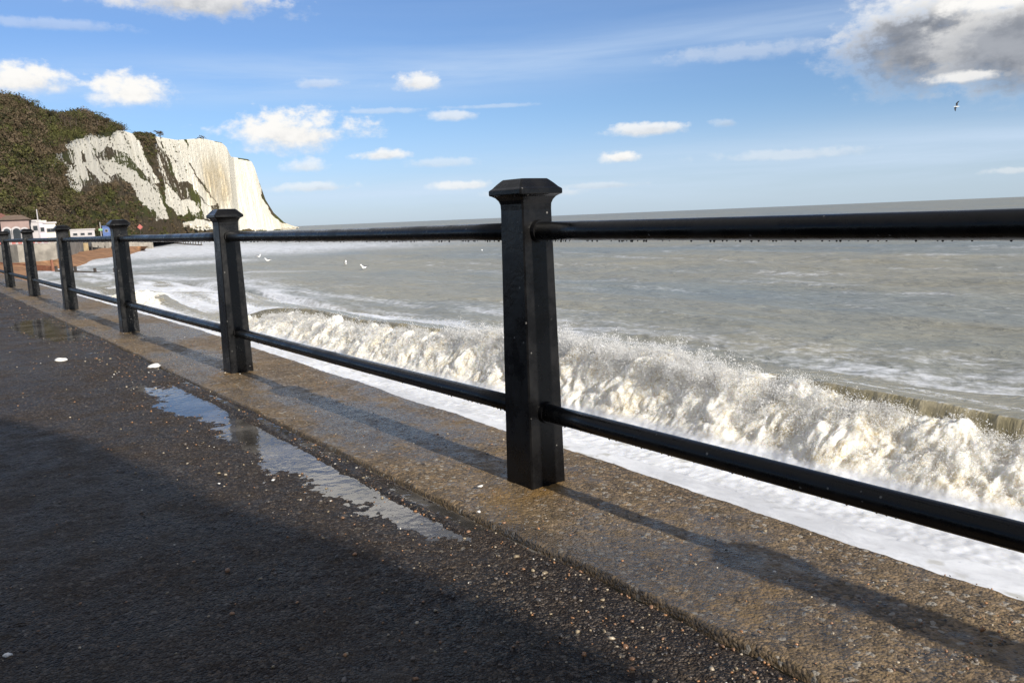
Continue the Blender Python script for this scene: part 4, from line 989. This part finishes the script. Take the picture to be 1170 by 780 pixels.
def facing(c): return math.atan2(c[1], c[0]) - math.pi/2             # local -Y looks back at the camera
def arch(bm, x, z, w, h_, y, t):
    pts = [(x-w/2, z)] + [(x-w/2*math.cos(math.pi*k/10), z+h_-w/2+w/2*math.sin(math.pi*k/10)) for k in range(11)] + [(x+w/2, z)]
    add_poly_prism(bm, pts, lambda p: Vector((p[0], y, p[1])), lambda p: Vector((p[0], y-t, p[1])))
    bmesh.ops.recalc_face_normals(bm, faces=bm.faces)
def house(px0, px1, ptop, pwall, d, wallm, roofm, label, windows=(), arches=(), depth=6.0, flat=False, group='seaside buildings at the foot of the slope'):
    c = at_d((px0+px1)/2, hor_y((px0+px1)/2), d); s = px_size(c); yh = hor_y((px0+px1)/2)
    w = (px1-px0)*s; hwall = CAM_Z + (yh-pwall)*s - far_z; hr_ = CAM_Z + (yh-ptop)*s - far_z
    r = empty('house' if not flat else 'beach_hut', (c[0], c[1], far_z), facing(c)); tag(r, label, 'building', group)
    bm = bmesh.new(); add_box(bm, (0, depth/2, hwall/2), (w, depth, hwall)); bobj('wall', bm, wallm, r)
    bm = bmesh.new(); o_ = .35
    if flat: add_box(bm, (0, depth/2, hwall+.1), (w+.3, depth+.3, .2))
    else:
        q = [(-w/2-o_, -o_, hwall+.003), (w/2+o_, -o_, hwall+.003), (w/2+o_, depth+o_, hwall+.003), (-w/2-o_, depth+o_, hwall+.003), (-w/2+min(w*.22, 2), depth/2, hr_), (w/2-min(w*.22, 2), depth/2, hr_)]
        vs = [bm.verts.new(p) for p in q]
        for f in ((3, 2, 1, 0), (0, 1, 5, 4), (2, 3, 4, 5), (1, 2, 5), (3, 0, 4)): bm.faces.new([vs[i] for i in f])
    bobj('roof', bm, roofm, r)
    for (fx, fz, ww, wh) in windows:
        bm = bmesh.new(); add_box(bm, (fx*w/2, -.03, fz*hwall), (ww, .1, wh)); f = bobj('window', bm, M_WHITE, r)
        bm = bmesh.new(); add_box(bm, (fx*w/2, -.085, fz*hwall), (ww*.78, .03, wh*.8)); bobj('pane', bm, M_GLASS, f)
    for (fx, ww, wh, z) in arches:
        bm = bmesh.new(); arch(bm, fx*w/2, z, ww, wh, -.01, .14); f = bobj('window', bm, M_WHITE, r)
        bm = bmesh.new(); arch(bm, fx*w/2, z+.1, ww*.66, wh*.8, -.155, .03); bobj('pane', bm, M_GLASS, f)
    return r
house(-22, 11, 243.5, 251.5, 118, M_PINK, M_TILE, 'pink house with red tiled roof cut by the left edge of the photo', ((.3, .7, 1, 1.1), (.8, .7, .8, 1.1), (-.4, .7, 1, 1.1)))
house(5, 33, 245.5, 251.5, 112, M_PINK, M_BROWN, 'low pink building with white arched windows and brown roof', (), ((-.62, 1.05, 1.5, .55), (.05, 1.15, 1.5, .55), (.62, 1.0, 1.4, .55)))
house(30, 46, 251, 253.5, 116, M_WHITE, M_WHITE, 'white flat roofed hut right of the arched building', ((-.4, .7, .6, .7), (.4, .7, .6, .7)), flat=True, depth=3)
house(46, 53, 252, 254, 116, M_LILAC, M_CREAM, 'narrow lilac hut between white and cream huts', ((0, .65, .5, .6),), flat=True, depth=3)
house(53, 64, 252, 255.5, 116, M_CREAM, M_WHITE, 'cream hut at the right end of the row', ((-.3, .65, .5, .5), (.4, .65, .5, .5)), flat=True, depth=3)
house(82, 107, 261.5, 262.8, 178, M_WHITE, M_WHITE, 'long low white hut alone at the foot of the brown slope', ((-.6, .55, .9, .5), (0, .55, .9, .5), (.6, .55, .9, .5)), flat=True, depth=3)
house(118, 126, 257.5, 259, 250, M_BLUE, M_BLUE, 'small blue hut just left of the third largest post', ((0, .6, .8, .8),), flat=True, depth=2.5)
# coloured barrier panels along the far wall
PB = [at_z(6, 276, far_z), at_z(64, 274, far_z)]
for k in range(9):
    f = (k+.5)/9; c = PB[0]*(1-f)+PB[1]*f; c = at_d(*[float(v) for v in project(np.array([c[0], c[1], far_z]))], float(math.hypot(c[0], c[1]))+0)
    c = lw[1]*(1-f)+lw[3]*f; c = c*1.012
    r = empty('barrier', (c[0], c[1], far_z), facing(c)); tag(r, 'red and white barrier standing on the far sea wall', 'barrier', 'barriers along the far sea wall')
    bm = bmesh.new(); add_box(bm, (0, 0, .28), (.42, .05, .36)); bobj('panel', bm, M_RED, r)
    for sgn in (-1, 1):
        bm = bmesh.new(); add_box(bm, (sgn*.24, 0, .26), (.07, .07, .52)); bobj('post', bm, M_WHITE, r)
def pole(px, pb, pt, d, label):
    b = at_d(px, pb, d); t = at_d(px, pt, d); r = empty('flagpole', (b[0], b[1], far_z)); tag(r, label, 'flagpole')
    bm = bmesh.new(); add_tube(bm, (0, 0, 0), (0, 0, t[2]-far_z), .09, .05, 8); bobj('mast', bm, M_WHITE, r)
    bm = bmesh.new(); add_tube(bm, (-.6, 0, (t[2]-far_z)*.62), (.6, 0, (t[2]-far_z)*.62), .05, .05, 6); bobj('yard', bm, M_WHITE, r)
pole(45, 266, 239, 110, 'white flagpole with short yard standing among the huts')
def diamond(px, py, d):
    c = at_d(px, py, d); s = px_size(c); r = empty('marker_board', (c[0], c[1], -1.2), facing(c)); tag(r, 'red diamond shaped marker board on a post right of the third largest post', 'marker')
    hz = c[2]+1.2; w = 3.0*s
    bm = bmesh.new(); add_tube(bm, (0, .1, 0), (0, .1, hz), .12, .1, 8); bobj('post', bm, M_TIMB, r)
    bm = bmesh.new(); add_poly_prism(bm, [(0, -w), (w, 0), (0, w*1.15), (-w, 0)], lambda p: Vector((p[0], 0, hz+p[1])), lambda p: Vector((p[0], -.12, hz+p[1]))); bmesh.ops.recalc_face_normals(bm, faces=bm.faces); bobj('board', bm, M_RED, r)
diamond(160, 259.5, 330)
def kiosk(px, pt, d):
    c = at_d(px, hor_y(px), d); s = px_size(c); r = empty('signpost', (c[0], c[1], -.2), facing(c)); tag(r, 'green sign on a pale post left of the blue hut', 'sign')
    hz = CAM_Z+(hor_y(px)-pt)*s+.2
    bm = bmesh.new(); add_tube(bm, (0, 0, 0), (0, 0, hz), .1, .08, 8); bobj('post', bm, M_WHITE, r)
    bm = bmesh.new(); add_box(bm, (0, -.12, hz*.55), (4*s, .08, 2.4*s)); bobj('panel', bm, M_GREENP, r)
kiosk(115.5, 254, 235)

# ------------------------------------------------------------------ gulls
def skin_mesh(name, pts, edges, radii, m, parent=None, sub=2):
    me = bpy.data.meshes.new(name); me.from_pydata(pts, edges, []); o = bpy.data.objects.new(name, me); COL.objects.link(o)
    md = o.modifiers.new('skin', 'SKIN')
    for i, r in enumerate(radii):
        sv = me.skin_vertices[0].data[i] if me.skin_vertices else None
        if sv: sv.radius = r if hasattr(r, '__len__') else (r, r)
    if parent: o.parent = parent
    return o
def body_lathe(bm, prof, n=10):              # prof: (x, z, ry, rz) rings along x
    rings = []
    for x, z, ry, rz in prof: rings.append([bm.verts.new((x, ry*math.cos(2*math.pi*k/n), z+rz*math.sin(2*math.pi*k/n))) for k in range(n)])
    loft(bm, rings)
    for f in bm.faces: f.smooth = True
def gull(loc, rz, label, flying=False, s=1.0, bank=0.0):
    r = empty('gull', loc, rz); tag(r, label, 'gull', 'gulls on the water' if not flying else None); r.scale = (s, s, s)
    r.rotation_euler.x = bank
    bm = bmesh.new()
    if flying:
        body_lathe(bm, [(-.30, .0, .01, .008), (-.2, .0, .04, .02), (-.08, 0, .06, .05), (.06, 0, .065, .06), (.16, .01, .045, .045), (.21, .015, .04, .04), (.25, .012, .03, .03), (.28, .0, .012, .012), (.33, -.01, .003, .003)])
    else:
        body_lathe(bm, [(-.30, .10, .01, .008), (-.2, .085, .05, .025), (-.08, .05, .085, .07), (.05, .04, .09, .085), (.13, .07, .07, .08), (.17, .14, .045, .06), (.19, .20, .042, .045), (.225, .205, .034, .035), (.25, .195, .012, .012), (.30, .185, .003, .003)])
    b = bobj('body', bm, M_GULLW, r)
    for sg in (-1, 1):
        bm = bmesh.new()
        if flying: P_ = [(.08, .05, .02), (.13, .3, .16), (.02, .62, .10), (-.10, .72, .06), (-.06, .35, .13), (-.09, .05, .02)]
        else: P_ = [(.06, .07, .10), (.0, .098, .09), (-.2, .075, .11), (-.34, .02, .125), (-.2, .03, .135), (.02, .04, .13)]
        top = [bm.verts.new((x, y*sg, z+.008)) for x, y, z in P_]; bot = [bm.verts.new((x, y*sg, z-.006)) for x, y, z in P_]
        bm.faces.new(top); bm.faces.new(bot[::-1])
        for i in range(6): bm.faces.new((top[i], top[(i+1) % 6], bot[(i+1) % 6], bot[i]))
        bmesh.ops.recalc_face_normals(bm, faces=bm.faces)
        bobj('wing', bm, M_GULLG, r)
for (px, py, a, lb) in ((295.5, 293, .4, 'leftmost of the white gulls afloat, right of the second largest post'), (306, 297.3, 2.6, 'white gull afloat lower and right of the leftmost gull'), (394.5, 301, .9, 'white gull afloat under the top rail, upper of a pair'), (415.5, 305.5, -2.8, 'white gull afloat, lower right of a pair'), (553, 288, 1.8, 'white gull afloat close left of the largest post')):
    c = at_z(px, py, SEA_Z+.12); gull((c[0], c[1], SEA_Z+.06), a, lb, s=1.35)
c = at_d(1093, 122, 75); gull(tuple(c), 2.3, 'dark gull flying in the sky below the big grey cloud', True, .75, .7)

# ------------------------------------------------------------------ shingle thrown on to the walk, and a few large pieces
NPB = 5200
yy = 0.75 + 16*NR.uniform(0, 1, NPB)**2.0
side = NR.uniform(size=NPB)
jxx = joint_x(yy)
xx = np.where(side < .45, jxx - np.abs(NR.normal(0, .30, NPB)) - .01, np.where(side < .72, jxx - NR.uniform(0, 2.2, NPB), jxx + NR.uniform(0.01, .68, NPB)))
onk = xx > jxx
zw = np.where(onk, .018, walk_base(xx, yy))
sz = NR.lognormal(math.log(.0030), .42, NPB).clip(.0012, .010)*np.where(onk, .8, 1.0)
palp = np.array([(.30, .15, .065), (.20, .11, .06), (.12, .10, .085), (.36, .30, .22), (.055, .05, .047), (.5, .47, .42), (.24, .19, .12)])
pp = palp[NR.choice(7, NPB, p=[.15, .19, .22, .10, .18, .03, .13])]*NR.uniform(.7, 1.25, (NPB, 1))
PV, PF = sphere_verts(6, 4)
sc3 = np.stack([NR.uniform(.8, 1.5, NPB), NR.uniform(.6, 1.1, NPB), NR.uniform(.45, .8, NPB)], 1)*sz[:, None]
an = NR.uniform(0, 6.28, NPB); ca, sa = np.cos(an), np.sin(an)
B = PV[None]*sc3[:, None, :]*(1+.18*NR.normal(size=(NPB, len(PV), 1)))
Vp = np.stack([B[..., 0]*ca[:, None]-B[..., 1]*sa[:, None], B[..., 0]*sa[:, None]+B[..., 1]*ca[:, None], B[..., 2]], -1) + np.stack([xx, yy, zw+sz*.3], 1)[:, None, :]
Fp = PF[None] + len(PV)*np.arange(NPB)[:, None, None]
peb = np_mesh('shingle', Vp.reshape(-1, 3), Fp.reshape(-1, 3), M_PEB, colors={'tint': np.repeat(pp, len(PV), 0)}); peb['kind'] = 'stuff'
def chip(px, py, s, lb, seed, z=.012, cat='stone'):
    c = at_z(px, py, z); bm = bmesh.new(); rock_mesh(bm, (0, 0, 0), (s, s*.7, s*.32), seed)
    o = bobj('chalk_pebble', bm, M_SHELL, smooth=True); o.location = (c[0], c[1], z); o.rotation_euler.z = seed*.8; tag(o, lb, cat)
chip(69, 411, .05, 'flat white chalk piece lying on the asphalt near the left edge', 3, .012)
chip(177, 418, .055, 'white chalk piece beside the kerb joint below the third largest post', 5, .006)
chip(549, 555, .011, 'small white chip on the kerb left of the largest post', 8, .024)
chip(547, 584, .009, 'thin white chip on the kerb joint left of the largest post', 9, .02)
chip(8, 748, .011, 'grey white pebble at the bottom left corner of the photo', 11, .02)
chip(312, 548, .009, 'small white pebble at the edge of the long puddle', 13, .006)
chip(250, 552, .007, 'orange tinted pebble in the shade beside the long puddle', 14, .006)
